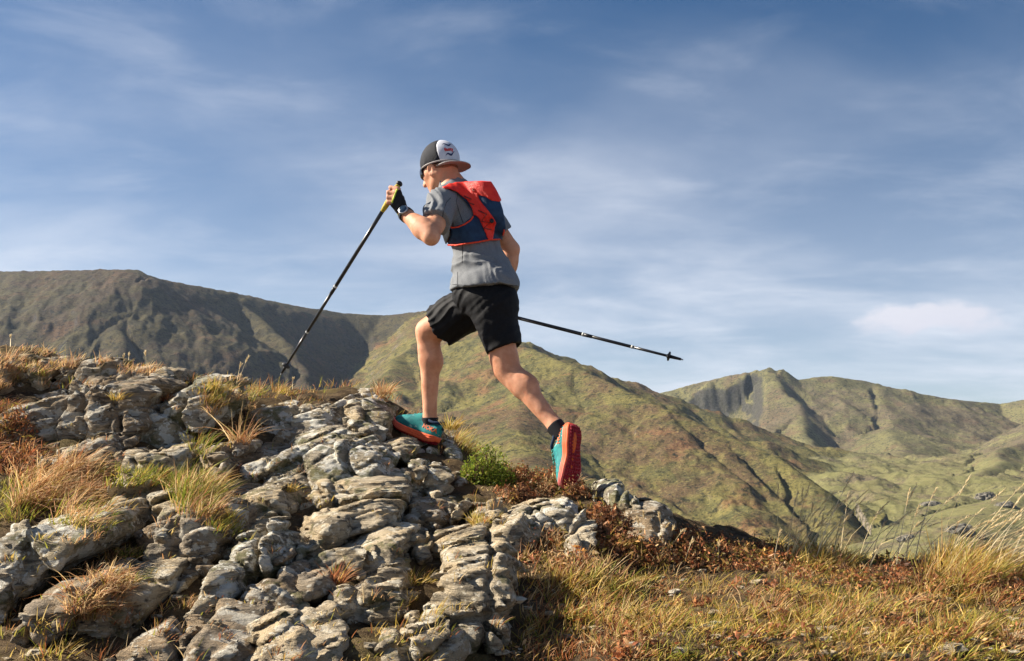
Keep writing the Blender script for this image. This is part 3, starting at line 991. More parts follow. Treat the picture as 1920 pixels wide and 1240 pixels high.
for i, (poly, mat, kw, lab) in enumerate(BOULDERS):
    Vr, Qr = rock_mesh(poly, i * 2.1 + 40, **kw)
    ob_ = add('boulder', Vr, Qr, mat, label=lab, cat='rock', group='boulders at the lower left')
    ob_.data.set_sharp_from_angle(angle=math.radians(34))
# ------------------------------------------------------------------ the runner
D0 = 4.8


def J(px, py, dy=0.0):
    return P(px, py, D0 + dy)


def unit(v):
    v = np.asarray(v, float)
    return v / np.linalg.norm(v)


class Vox:
    """a solid built from blended primitives on a grid"""

    def __init__(s, lo, hi, h, fill=1.0):
        s.h = h; s.lo = np.asarray(lo, float)
        n = np.ceil((np.asarray(hi) - s.lo) / h).astype(int) + 1
        s.ax = [(s.lo[i] + h * np.arange(n[i])).astype(np.float32) for i in range(3)]
        s.D = np.full(tuple(n), fill, np.float32)

    def block(s, lo, hi):
        sl = []
        for i in range(3):
            a = int(np.clip(np.floor((lo[i] - s.lo[i]) / s.h), 0, len(s.ax[i]) - 1))
            b = int(np.clip(np.ceil((hi[i] - s.lo[i]) / s.h) + 1, 1, len(s.ax[i])))
            sl.append(slice(a, max(b, a + 1)))
        return tuple(sl)

    def pts(s, sl):
        return s.ax[0][sl[0]][:, None, None], s.ax[1][sl[1]][None, :, None], s.ax[2][sl[2]][None, None, :]

    def apply(s, lo, hi, fn, k, op='add'):
        m = k + 4 * s.h
        sl = s.block(np.asarray(lo) - m, np.asarray(hi) + m) if lo is not None else (slice(None),) * 3
        d = fn(*s.pts(sl))
        if op == 'add':
            s.D[sl] = smin(s.D[sl], d, k)
        elif op == 'cut':
            s.D[sl] = smax(s.D[sl], -d, k)
        elif op == 'and':
            s.D[sl] = smax(s.D[sl], d, k)
        return s

    def cone(s, a, b, ra, rb, k=0.02, op='add'):
        a = np.asarray(a, float); b = np.asarray(b, float)
        r = max(ra, rb)
        ab = b - a; n2 = ab @ ab + 1e-12

        def fn(x, y, z):
            qx, qy, qz = x - a[0], y - a[1], z - a[2]
            t = np.clip((qx * ab[0] + qy * ab[1] + qz * ab[2]) / n2, 0, 1)
            return np.sqrt((qx - t * ab[0]) ** 2 + (qy - t * ab[1]) ** 2 + (qz - t * ab[2]) ** 2) - (ra + (rb - ra) * t)
        return s.apply(np.minimum(a, b) - r, np.maximum(a, b) + r, fn, k, op)

    def ell(s, c, rad, R, k=0.02, op='add'):
        """ellipsoid; rows of R are its axes"""
        c = np.asarray(c, float); R = np.asarray(R, float)
        r = max(rad)

        def fn(x, y, z):
            q = [(R[i, 0] * (x - c[0]) + R[i, 1] * (y - c[1]) + R[i, 2] * (z - c[2])) for i in range(3)]
            k0 = np.sqrt(sum((q[i] / rad[i]) ** 2 for i in range(3)))
            k1 = np.sqrt(sum((q[i] / rad[i] ** 2) ** 2 for i in range(3))) + 1e-9
            return np.where(k0 < 1e-3, -min(rad), k0 * (k0 - 1) / k1)
        return s.apply(c - r, c + r, fn, k, op)

    def box(s, c, half, R, rnd=0.01, k=0.0, op='add'):
        c = np.asarray(c, float); R = np.asarray(R, float)
        r = float(np.linalg.norm(half)) + rnd

        def fn(x, y, z):
            q = [np.abs(R[i, 0] * (x - c[0]) + R[i, 1] * (y - c[1]) + R[i, 2] * (z - c[2])) - (half[i] - rnd) for i in range(3)]
            out = np.sqrt(sum(np.maximum(v, 0) ** 2 for v in q))
            return out + np.minimum(np.maximum(np.maximum(q[0], q[1]), q[2]), 0) - rnd
        return s.apply(c - r, c + r, fn, k, op)

    def half(s, p, n, k=0.004):
        """keep the side the normal points away from"""
        p = np.asarray(p, float); n = unit(n)
        return s.apply(None, None, lambda x, y, z: (x - p[0]) * n[0] + (y - p[1]) * n[1] + (z - p[2]) * n[2], k, 'and')

    def disp(s, fn, band=0.03):
        m = np.abs(s.D) < band
        i = np.argwhere(m)
        x, y, z = s.ax[0][i[:, 0]], s.ax[1][i[:, 1]], s.ax[2][i[:, 2]]
        s.D[m] += fn(x, y, z)
        return s

    def mesh(s, smooth=2):
        D = s.D
        D[0] = D[-1] = 1; D[:, 0] = D[:, -1] = 1; D[:, :, 0] = D[:, :, -1] = 1
        V, Q = surface_nets(D, s.lo, s.h)
        for _ in range(smooth):
            ia = Q.ravel(); ib = np.roll(Q, -1, 1).ravel(); N = len(V)
            n = np.bincount(ia, minlength=N)
            acc = np.stack([np.bincount(ia, V[ib, k], N) for k in range(3)], 1)
            V = 0.5 * V + 0.5 * acc / np.maximum(n, 1)[:, None]
        return V, Q


def pix(x, y, z):
    """where a point is seen, in the photograph's pixels"""
    return HX + F * x / y, HY - F * z / y


# joints
YAW = math.radians(27)
FWD = np.array([-math.cos(YAW), math.sin(YAW), 0]); LEFT = np.array([-math.sin(YAW), -math.cos(YAW), 0]); UP = np.array([0, 0, 1.0])
pelvis, waist, chest, upch, neckb = J(909, 556, 0), J(904, 505, .02), J(887, 436, .04), J(868, 388, .06), J(850, 352, .08)
TUP = unit(neckb - pelvis); TLEFT = unit(LEFT - TUP * (LEFT @ TUP)); TFWD = unit(np.cross(TLEFT, TUP))
TR = np.stack([TLEFT, TFWD, TUP])
PR = np.stack([LEFT, FWD, UP])
shL, elL, wrL = J(828, 386, -.12), J(808, 443, -.35), J(756, 398, -.22)
shR, elR, wrR = J(905, 390, .22), J(959, 468, .27), J(943, 562, .34)
hipR, knR, anR = J(906, 566, .10), J(802, 622, .25), J(806, 792, .285)
hipL, knL, anL = J(920, 568, -.09), J(951, 695, -.12), J(1044, 803, -.26)

# head frame
hy, hp = math.radians(34), math.radians(19)
HF = np.array([-math.cos(hy) * math.cos(hp), math.sin(hy) * math.cos(hp), -math.sin(hp)])
HL = unit(np.cross(UP, HF)); HU = unit(np.cross(HF, HL))
HR = np.stack([HF, HL, HU])
HC = J(824.5, 315, .10)


def hd(f, l, u):
    return HC + f * HF + l * HL + u * HU


def head_prims(v, inflate=0.0):
    v.ell(hd(-.010, 0, .022), (.096 + inflate, .076 + inflate, .096 + inflate), HR, .015)
    v.ell(hd(.030, 0, -.040), (.062 + inflate, .060 + inflate, .080 + inflate), HR, .03)


def build_body():
    v = Vox(J(700, 930, -.62)[[0]].tolist() + [4.15, -.28], [J(1140, 200, 0)[0], 5.45, 1.62], .0056)
    # torso
    v.ell(pelvis + UP * .01, (.150, .105, .105), PR, .03)
    v.ell(waist, (.135, .098, .12), TR, .05)
    v.ell(chest, (.155, .108, .14), TR, .05)
    v.ell(upch, (.150, .095, .09), TR, .05)
    v.cone(upch + TLEFT * .06, shL, .06, .05, .04); v.cone(upch - TLEFT * .06, shR, .06, .05, .04)
    v.cone(neckb - TUP * .02, hd(-.030, 0, -.045), .062, .053, .03)
    v.cone(neckb, shL + TUP * .03, .045, .03, .05); v.cone(neckb, shR + TUP * .03, .045, .03, .05)
    # head
    head_prims(v)
    for s in (-1, 1):
        v.cone(hd(-.012, s * .050, -.055), hd(.055, s * .020, -.103), .024, .020, .02)
        v.cone(hd(.040, s * .045, -.022), hd(.062, s * .030, -.030), .020, .020, .02)   # cheek bones
        v.cone(hd(.094, s * .010, -.040), hd(.094, s * .011, -.041), .008, .008, .006)  # nostril wings
        v.cone(hd(.083, s * .034, .016), hd(.088, s * .010, .012), .011, .012, .012)    # brow
        v.ell(hd(.090, s * .032, -.006), (.014, .016, .011), HR, .008, 'cut')
        v.ell(hd(.078, s * .032, -.006), (.012, .012, .012), HR, .004)
        # ear: rim, lobe and bowl
        er = [hd(.004 + .017 * math.cos(a), s * (.077 + .003 * math.sin(a)), -.030 + .027 * math.sin(a)) for a in np.linspace(-1.9, 2.9, 9)]
        for a, b in zip(er[:-1], er[1:]):
            v.cone(a, b, .0058, .0058, .004)
        v.ell(hd(.004, s * .073, -.030), (.016, .006, .025), HR, .006)
        v.ell(hd(.008, s * .082, -.028), (.009, .008, .013), HR, .004, 'cut')
    v.cone(hd(.062, -.008, -.106), hd(.062, .008, -.106), .021, .021, .02)              # chin
    v.cone(hd(.088, 0, .004), hd(.113, 0, -.040), .009, .012, .014)                     # nose
    v.cone(hd(.079, -.018, -.064), hd(.079, .018, -.064), .011, .011, .012)             # upper lip
    v.cone(hd(.077, -.016, -.078), hd(.077, .016, -.078), .010, .010, .010)             # lower lip
    v.cone(hd(.096, -.030, -.0705), hd(.096, .030, -.0705), .0040, .0040, .004, 'cut')  # mouth line
    # left arm: deltoid, biceps, triceps, elbow, forearm
    fa_ = unit(wrL - elL)
    ua = unit(elL - shL); side = unit(np.cross(ua, wrL - elL))
    inner = unit(np.cross(side, ua))
    v.cone(shL, shL + ua * .07, .060, .054, .03)
    v.cone(shL + ua * .03, elL, .053, .037, .02)
    v.cone(shL + ua * .09 + inner * .012, shL + ua * .20 + inner * .010, .042, .038, .02)
    v.cone(shL + ua * .08 - inner * .014, shL + ua * .20 - inner * .008, .040, .034, .02)
    v.cone(elL - ua * .01, elL + ua * .008 - fa_ * .012, .034, .026, .02)
    fa = unit(wrL - elL)
    v.cone(elL, elL + fa * .08, .036, .045, .02); v.cone(elL + fa * .06, wrL - fa * .03, .045, .029, .02)
    v.cone(elL + fa * .02 + UP * .016, elL + fa * .12 + UP * .006, .034, .034, .02)
    v.cone(wrL - fa * .04, wrL + fa * .01, .029, .027, .015)
    # right arm
    ua2 = unit(elR - shR); fa2 = unit(wrR - elR)
    v.cone(shR, shR + ua2 * .07, .058, .052, .03); v.cone(shR, elR, .052, .040, .02)
    v.cone(elR, elR + fa2 * .08, .040, .043, .02); v.cone(elR + fa2 * .06, wrR, .043, .027, .02)
    # hips and legs
    v.cone(hipR, hipR + .35 * (knR - hipR), .098, .090, .05); v.cone(hipR + .25 * (knR - hipR), knR + (hipR - knR) * .12, .090, .066, .03)
    v.cone(knR + (hipR - knR) * .15, knR, .064, .057, .03)
    v.cone(hipL, hipL + .35 * (knL - hipL), .096, .086, .05); v.cone(hipL + .25 * (knL - hipL), knL + (hipL - knL) * .12, .086, .062, .03)
    v.cone(knL + (hipL - knL) * .15, knL, .061, .053, .03)
    v.ell(hipL - FWD * .05 + UP * .02, (.07, .06, .08), PR, .04); v.ell(hipR - FWD * .04 + UP * .02, (.07, .06, .08), PR, .04)
    for kn, an, back, fwdv in ((knR, anR, unit(np.array([.86, -.42, .0])), FWD), (knL, anL, unit(np.array([.62, -.30, .58])), unit(np.array([-.62, .2, -.55])))):
        sh = an - kn
        v.cone(kn, kn + sh * .30, .054, .047, .03)
        v.cone(kn + sh * .2, an, .045, .033, .03)
        v.cone(kn + fwdv * .022 - sh * .03, kn + fwdv * .022 + sh * .02, .036, .034, .02)           # knee cap
        v.cone(kn + fwdv * .018 + sh * .10, kn + fwdv * .010 + sh * .14, .028, .026, .03)           # tibial head
        v.cone(kn + sh * .10 + back * .018, kn + sh * .34 + back * .030, .041, .048, .02)           # calf
        v.cone(kn + sh * .30 + back * .026, kn + sh * .66 + back * .010, .045, .029, .03)
        v.cone(kn + sh * .6 + back * .014, an + back * .020, .021, .017, .02)                       # tendon
        v.cone(an - sh * .02, an + sh * .07, .033, .030, .02)
    # tendons behind the knees
    return v


def hand(v, wrist, mcps, pips, dips, tips, thumb, rk=1.0):
    for m in mcps:
        v.cone(wrist, m, .019 * rk, .0125 * rk, .012)
    v.cone(0.6 * wrist + 0.4 * mcps[0], 0.6 * wrist + 0.4 * mcps[3], .017, .015, .012)
    for a, b, c, d in zip(mcps, pips, dips, tips):
        v.cone(a, b, .0128, .0118, .003); v.cone(b, c, .0118, .0098, .002); v.cone(c, d, .0096, .0084, .002)
    v.cone(wrist, thumb[0], .018, .014, .012); v.cone(thumb[0], thumb[1], .013, .0115, .005); v.cone(thumb[1], thumb[2], .011, .009, .004)


# hands closed on the pole grips
g_top, g_bot = J(748, 346, -.19), J(721, 390, -.185)          # near pole, top and bottom of the grip
g_ax = unit(g_bot - g_top)
mc = [J(745.5 - 3.4 * i, 355 + 8.6 * i, -.240 + .002 * i) for i in range(4)]
pp = [J(732.5 - 4.0 * i + (0, -1.5, -1, 1)[i], 352 + 9.0 * i, -.225) for i in range(4)]
out = unit(np.array([-.9, .15, .35]))
dp = [p + np.array([.006, .036, .006]) for p in pp]
tp = [p + np.array([.030, .012, .000]) for p in dp]
thL = [J(752, 372, -.19), J(746, 362, -.163), J(738, 366, -.152)]
body = build_body()
hand(body, wrL, mc, pp, dp, tp, thL)
# far hand, behind the hip
gR = J(936, 587.5, .36)
tipR = J(1281, 675, .02)
axR = unit(tipR - gR)
perp = unit(np.cross(axR, UP)); upR = unit(np.cross(perp, axR))
hb = gR + axR * .03
mcR = [hb - axR * (.022 * i) + upR * .026 - perp * .012 for i in range(4)]
ppR = [m_ - upR * .012 - perp * .026 for m_ in mcR]
dpR = [p_ - upR * .032 + perp * .004 for p_ in ppR]
tpR = [p_ + perp * .026 - upR * .002 for p_ in dpR]
thR = [hb + perp * .022 + upR * .012 - axR * .02, hb + perp * .026 - upR * .012, hb + perp * .012 - upR * .024 + axR * .012]
hand(body, wrR, mcR, ppR, dpR, tpR, thR)
body.disp(lambda x, y, z: -.0022 * fbm(x * 22, y * 22, z * 9, 3), .012)
BV, BQ = body.mesh(2)

m = Mat('skin', 0.58, 0.25)
blot = m.noise(14, 5, 0.6)
c = m.mix(m.ramp(blot, 0.35, 0.65), (0.55, 0.245, 0.138), (0.69, 0.345, 0.212))
c = m.mix(m.math('MULTIPLY', m.ramp(m.noise(38, 4), 0.52, 0.72), 0.35), c, (0.56, 0.19, 0.11))
c = m.mix(m.math('MULTIPLY', m.ramp(m.noise(240, 2), 0.62, 0.7), 0.25), c, (0.22, 0.10, 0.05))
m.color(c).bump(m.math('ADD', m.noise(260, 3), m.noise(60, 3)), 0.22, 0.003)
m.set(Subsurface_Weight=0.12, Subsurface_Scale=0.01)
SKIN = m.m

PB = np.array([J(880, 850, 0)[0], 4.8, -.05])
person = empty('person', PB, 'man running uphill in grey tee, black shorts, backwards cap and teal shoes', 'person')
add('body', BV, BQ, SKIN, person)

# ---- cap, hair, sunglasses
CAPC = hd(-.012, 0, .030)
CAPR = (.106, .087, .101)


def cap_shell(v, fcut):
    v.ell(CAPC, CAPR, HR, 0)
    v.half(hd(0, 0, -.006), -(HU - .22 * HF), .003)
    if fcut:
        v.half(hd(-.058, 0, 0), HF * fcut, .002)
    # shallow creases in the cloth
    def fold(x, y, z):
        a = np.stack([x - HC[0], y - HC[1], z - HC[2]], -1)
        f, l, u = a @ HF, a @ HL, a @ HU
        if fcut > 0:
            return 0 * f
        return -.0028 * ridged(f * 12, l * 9, u * 34 + f * 26, 2) * sstep(.075, .02, u) * sstep(0, .03, f)
    v.disp(fold, .02)
    return v


lo, hi = HC - .2, HC + .2
MESHP = plain('cap_mesh_navy', (0.010, 0.011, 0.019), 0.75, 0.5, 260, 0.6, 0.003)
WHITE = plain('cap_white', (0.56, 0.57, 0.63), 0.7, 0.06, 90, 0.2)
BRIM = plain('cap_brim_grey', (0.30, 0.27, 0.265), 0.75, 0.1, 90, 0.2)
cap = None
Vc, Qc = cap_shell(Vox(lo, hi, .0035), -1).mesh()
cap = add('cap', Vc, Qc, MESHP, person)
cap['label'] = 'backwards trail cap, dark mesh crown with a white printed panel'
Vc, Qc = cap_shell(Vox(lo, hi, .0035), 1).mesh()
add('front_panel', Vc, Qc, WHITE, cap)
v = Vox(lo, hi, .003)


def brim_fn(x, y, z):
    a = [x - HC[0], y - HC[1], z - HC[2]]
    f = sum(a[i] * HF[i] for i in range(3)); l = sum(a[i] * HL[i] for i in range(3)); u = sum(a[i] * HU[i] for i in range(3))
    pl = u - (-.010 + .20 * f) + 1.6 * l * l + .9 * np.maximum(-f - .09, 0) ** 1.5
    e = np.sqrt(((f + .075) / .088) ** 2 + (l / .086) ** 2) - 1
    return np.maximum(np.maximum(np.abs(pl) - .0038, e * .085), f + .03)


v.apply(None, None, brim_fn, 0)
Vc, Qc = v.mesh(1)
add('brim', Vc, Qc, BRIM, cap)
band = []
for a in np.linspace(0, 2 * math.pi, 60, endpoint=False):
    f, l = .1065 * math.cos(a), .0875 * math.sin(a)
    band.append(CAPC + f * HF + l * HL + (-.034 + .22 * f) * HU)


def tube(pts, r, n=8, closed=False, taper=None):
    pts = np.asarray(pts, float)
    N = len(pts)
    tg = (np.roll(pts, -1, 0) - np.roll(pts, 1, 0)) if closed else np.gradient(pts, axis=0)
    tg /= np.linalg.norm(tg, axis=1)[:, None] + 1e-12
    ref = np.array([0, 0, 1.0]) if abs(tg[:, 2]).max() < .95 else np.array([.3, .9, .3])
    a = np.cross(tg, ref); a /= np.linalg.norm(a, axis=1)[:, None]
    b = np.cross(tg, a)
    rr = np.broadcast_to(np.asarray(r, float), (N,))
    th = np.linspace(0, 2 * math.pi, n, endpoint=False)
    V = (pts[:, None] + rr[:, None, None] * (np.cos(th)[None, :, None] * a[:, None] + np.sin(th)[None, :, None] * b[:, None])).reshape(-1, 3)
    Q = []
    for i in range(N if closed else N - 1):
        j = (i + 1) % N
        for k in range(n):
            Q.append((i * n + k, i * n + (k + 1) % n, j * n + (k + 1) % n, j * n + k))
    if not closed:
        Q.append(tuple(range(n - 1, -1, -1))); Q.append(tuple((N - 1) * n + k for k in range(n)))
    return V, Q


add('sweat_band', *tube(band, .0042, 6, True), BRIM, cap)

DARKTXT = plain('print_navy', (0.02, 0.03, 0.10), 0.6, 0.1, 80, 0)
REDTXT = plain('print_red', (0.55, 0.03, 0.03), 0.6, 0.1, 80, 0)


def cap_point(a, u, lift=.0012):
    """a: angle from the back of the head towards the left side"""
    w = math.sqrt(max(0.0, 1 - ((u) / CAPR[2]) ** 2))
    q = np.array([-CAPR[0] * w * math.cos(a), CAPR[1] * w * math.sin(a), u])
    n = unit(np.array([q[0] / CAPR[0] ** 2, q[1] / CAPR[1] ** 2, q[2] / CAPR[2] ** 2]))
    q = q + n * lift
    return CAPC + q[0] * HF + q[1] * HL + q[2] * HU


def text_mesh(body_, size, fn, name, mat, parent, bold=0.0):
    cu = bpy.data.curves.new(name, 'FONT')
    cu.body = body_; cu.size = size; cu.align_x = 'CENTER'; cu.align_y = 'CENTER'; cu.offset = bold
    cu.resolution_u = 3
    o = bpy.data.objects.new('tmp_text', cu)
    COL.objects.link(o)
    bpy.context.view_layer.update()
    me = bpy.data.meshes.new_from_object(o.evaluated_get(bpy.context.evaluated_depsgraph_get()))
    vs = [tuple(v_.co) for v_ in me.vertices]; fs = [list(p_.vertices) for p_ in me.polygons]
    bpy.data.objects.remove(o); bpy.data.meshes.remove(me); bpy.data.curves.remove(cu)
    return add(name, [fn(x_, y_) for x_, y_, _ in vs], fs, mat, parent, smooth=False)


text_mesh('fasty', .026, lambda x_, y_: cap_point(.48 - x_ / .094, .004 + y_), 'printed_word', REDTXT, cap, .0012)
for k, (u0, u1) in enumerate(((.036, .030), (-.026, -.012))):
    vs, fs = [], []
    for i in range(13):
        t = i / 12
        a_ = .74 - .62 * t
        uc = u0 + (u1 - u0) * t + .006 * math.sin(t * 9)
        w_ = .0045 * math.sin(math.pi * min(t * 1.1, 1)) + .0008
        vs += [cap_point(a_, uc - w_), cap_point(a_, uc + w_)]
    fs = [(2 * i, 2 * i + 2, 2 * i + 3, 2 * i + 1) for i in range(12)]
    add('printed_streak', vs, fs, DARKTXT, cap, smooth=False)

v = Vox(lo, hi, .004)
head_prims(v, .0045)
v.half(hd(0, 0, -.004), HU - .22 * HF, .003); v.half(hd(.012, 0, 0), HF, .004); v.half(hd(0, 0, -.058), -(HU + .15 * HF), .006)
Vc, Qc = v.mesh()
HAIR = plain('short_hair', (0.20, 0.085, 0.045), 0.7, 0.35, 220, 0.6, 0.003)
add('hair', Vc, Qc, HAIR, person)

v = Vox(lo, hi, .003)
v.ell(hd(.015, 0, -.004), (.098, .080, .08), HR, 0)
v.ell(hd(.015, 0, -.004), (.0915, .0735, .0745), HR, 0, 'cut')
v.half(hd(.064, 0, 0), -HF, .002); v.half(hd(0, 0, .018), HU, .002); v.half(hd(0, 0, -.036), -(HU - .2 * HF), .003)
Vc, Qc = v.mesh(1)
GLASS = Mat('dark_lens', 0.12, 0.6).color((0.012, 0.012, 0.014)).m
shades = add('sunglasses', Vc, Qc, GLASS, person)
BLACKP = plain('black_plastic', (0.018, 0.018, 0.02), 0.4, 0.1, 60, 0)
for s in (-1, 1):
    add('temple_arm', *tube([hd(.068, s * .064, .008), hd(.03, s * .079, .008), hd(-.012, s * .083, .006)], .0032, 6), BLACKP, shades)

# ---- tee
SHIRTM = Mat('heather_grey_jersey', 0.9, 0.15)
m = SHIRTM
c = m.mix(m.ramp(m.noise(420, 3, 0.7), 0.35, 0.65), (0.130, 0.138, 0.150), (0.225, 0.233, 0.246))
m.color(c).bump(m.noise(500, 3), 0.25, 0.002)
SHIRTM = m.m
hemc = J(909, 541, .01)


def torso_prims(v, g):
    v.ell(chest, (.160 + g, .113 + g, .145 + g), TR, .05)
    v.ell(upch, (.152 + g, .098 + g, .095 + g), TR, .05)
    v.ell(waist, (.150 + g, .122 + g, .15 + g), TR, .05)
    v.ell(pelvis + UP * .010, (.170 + g, .142 + g, .15 + g), PR, .05)
    v.cone(hipL + UP * .045 - FWD * .01, hipR + UP * .045 - FWD * .01, .119 + g, .119 + g, .05)
    v.cone(upch + TLEFT * .06, shL, .066 + g, .058 + g, .04); v.cone(upch - TLEFT * .06, shR, .066 + g, .058 + g, .04)
    v.cone(neckb - TUP * .03, shL + TUP * .012, .05 + g, .045 + g, .05); v.cone(neckb - TUP * .03, shR + TUP * .012, .05 + g, .045 + g, .05)


def sleeves(v, g):
    for sh, el, n_ in ((shL, elL, .56), (shR, elR, .62)):
        u_ = el - sh
        v.cone(sh, sh + u_ * n_, .066 + g, .063 + g, .03)


def shirt_vox(g=0.0, h=.005):
    v = Vox([J(770, 0, 0)[0], 4.2, .70], [J(1010, 0, 0)[0], 5.35, 1.42], h)
    torso_prims(v, g)
    return v


v = shirt_vox()
v.half(hemc, (0, 0, -1), .006)
sl_ = Vox([J(770, 0, 0)[0], 4.2, .70], [J(1010, 0, 0)[0], 5.35, 1.42], .005)
sleeves(sl_, 0.0)
for sh, el, n_ in ((shL, elL, .56), (shR, elR, .62)):
    # cut each sleeve off square and hollow its mouth, on its own side only
    u_ = unit(el - sh); pc = sh + (el - sh) * n_
    def cutfn(x, y, z, u_=u_, pc=pc):
        ax = (x - pc[0]) * u_[0] + (y - pc[1]) * u_[1] + (z - pc[2]) * u_[2]
        r = np.sqrt((x - pc[0]) ** 2 + (y - pc[1]) ** 2 + (z - pc[2]) ** 2)
        return np.maximum(-ax, r - .12)
    sl_.apply(None, None, cutfn, .003, 'cut')
    sl_.cone(pc - u_ * .05, pc + u_ * .03, .045, .056, .004, 'cut')
v.D = smin(v.D, sl_.D, .025)
v.cone(neckb + TUP * .052, neckb + TUP * .12, .050, .075, .006, 'cut')
v.cone(neckb - TUP * .01, neckb + TUP * .022 + TFWD * .01, .066, .062, .03)
v.half(neckb + TUP * .036, TUP - .35 * TFWD, .004)


def shirt_folds(x, y, z):
    px, py = pix(x, y, z)
    # pulled folds: fan from the side of the waist towards the back hem, and down the sleeve
    lowb = sstep(.86, .93, z) * 0 + sstep(1.02, .88, z)
    a = (z * 1.0 + .30 * x) * 15 + 1.6 * fbm(x * 6, y * 6, z * 6, 2)
    f = lowb * .017 * (1 - 2 * np.abs(pn(a, x * 3 + y * 2, 0.5)))
    b = (x * .9 + z * .35) * 30 + 1.2 * fbm(x * 7, y * 7, z * 7 + 4, 2)
    arm = sstep(850, 825, px) * sstep(1.0, 1.05, z)
    f = f + (.008 + .007 * arm) * (1 - 2 * np.abs(pn(b, z * 4, 3.5 + y * 3)))
    f = f + .0030 * fbm(x * 16, y * 16, z * 16, 2)
    # side seam and shoulder seam
    return -f


v.disp(shirt_folds, .04)
Vc, Qc = v.mesh(1)
shirt = add('shirt', Vc, Qc, SHIRTM, person)

# ---- shorts
SHORTM = plain('black_shorts_cloth', (0.0065, 0.0065, 0.0082), 0.72, 0.25, 120, 0.3, 0.003, 0.2)
v = Vox([J(770, 0, 0)[0], 4.25, .38], [J(1010, 0, 0)[0], 5.45, .88], .005)
hemR, hemL = J(829, 609, .20), J(946, 652, -.115)
v.ell(pelvis + UP * .004, (.166, .136, .115), PR, .04)
v.cone(hipR, hemR, .106, .099, .045); v.cone(hipL, hemL, .106, .084, .045)
v.ell(hipL - FWD * .055, (.085, .075, .09), PR, .04)
for hip, hem, r in ((hipR, hemR, .099), (hipL, hemL, .084)):
    u_ = unit(hem - hip)
    def cutfn(x, y, z, u_=u_, hem=hem):
        ax = (x - hem[0]) * u_[0] + (y - hem[1]) * u_[1] + (z - hem[2]) * u_[2]
        r_ = np.sqrt((x - hem[0]) ** 2 + (y - hem[1]) ** 2 + (z - hem[2]) ** 2)
        return np.maximum(-ax, r_ - .14)
    v.apply(None, None, cutfn, .004, 'cut')
    v.cone(hem - u_ * .07, hem + u_ * .03, r - .024, r - .009, .004, 'cut')
# side notch of the near leg
nb = J(931, 640, -.20)
v.cone(nb, J(921, 668, -.20), .004, .016, .004, 'cut')
v.half(J(909, 538, 0), (0, 0, 1), .004)


def short_folds(x, y, z):
    px, py = pix(x, y, z)
    front = sstep(880, 830, px)
    a = (z * .8 - .55 * x) * 34 + 1.3 * fbm(x * 6, y * 6, z * 6, 2)
    f = (.005 + .010 * front) * (1 - 2 * np.abs(pn(a, y * 4, .7)))
    b = (x + .2 * z) * 26 + 1.2 * fbm(x * 5, y * 5, z * 5 + 7, 2)
    return -f - .0045 * (1 - 2 * np.abs(pn(b, z * 3, 2.2))) - .003 * fbm(x * 14, y * 14, z * 14, 2)


v.disp(short_folds, .03)
Vc, Qc = v.mesh(1)
add('shorts', Vc, Qc, SHORTM, person)

# ---- socks
SOCKM = plain('black_sock', (0.012, 0.012, 0.016), 0.85, 0.3, 300, 0.4, 0.002)
for kn, an, t0, t1 in ((knR, anR, .945, 1.07), (knL, anL, .95, 1.09)):
    sh = an - kn
    v = Vox(an - .15, an + .15, .004)
    v.cone(kn + sh * t0, kn + sh * t1, .0445, .040, 0)
    v.half(kn + sh * t0, -sh, .003)
    Vc, Qc = v.mesh(1)
    add('sock', Vc, Qc, SOCKM, person)

# ---- shoes
TEAL = Mat('teal_knit', 0.7, 0.3)
m = TEAL
c = m.mix(m.ramp(m.noise(26, 5, 0.6, dist=0.5), 0.38, 0.62), (0.010, 0.150, 0.165), (0.020, 0.260, 0.250))
c = m.mix(m.math('MULTIPLY', m.ramp(m.noise(34, 4, 0.6), 0.60, 0.68), 0.6), c, (0.45, 0.62, 0.58))
m.color(c).bump(m.noise(420, 2), 0.4, 0.002)
TEAL = m.m
NAVYC = plain('navy_collar', (0.012, 0.030, 0.070), 0.8, 0.2, 200, 0.3)
FOAM = Mat('foam_coral', 0.6, 0.3)
ORANGE = plain('orange_foam', (0.78, 0.125, 0.045), 0.6, 0.12, 60, 0.15)
OUTS = plain('crimson_rubber', (0.30, 0.012, 0.022), 0.6, 0.25, 70, 0.3)
OUTO = plain('orange_rubber', (0.72, 0.13, 0.02), 0.6, 0.15, 70, 0.3)
LACE = plain('pale_teal_lace', (0.08, 0.42, 0.36), 0.7, 0.15, 200, 0.2)
S_ = np.array([0, .04, .10, .2, .3, .4, .5, .6, .7, .8, .88, .94, .98, 1.0])
HW = np.array([.020, .032, .039, .042, .040, .038, .040, .045, .050, .050, .044, .034, .022, .006])
ZB = np.array([.022, .012, .005, 0, 0, 0, 0, 0, 0, .004, .012, .022, .031, .038])
ZM = np.array([.046, .045, .042, .039, .037, .035, .033, .032, .032, .034, .039, .044, .048, .050])
ZT = np.array([.122, .116, .106, .102, .118, .136, .126, .111, .097, .086, .077, .070, .063, .056])


def loft(rings, closed_ends=True):
    n = len(rings[0]); V = np.concatenate(rings); Q = []
    for i in range(len(rings) - 1):
        for k in range(n):
            Q.append((i * n + k, i * n + (k + 1) % n, (i + 1) * n + (k + 1) % n, (i + 1) * n + k))
    if closed_ends:
        Q.append(tuple(range(n - 1, -1, -1))); Q.append(tuple((len(rings) - 1) * n + k for k in range(n)))
    return V, Q


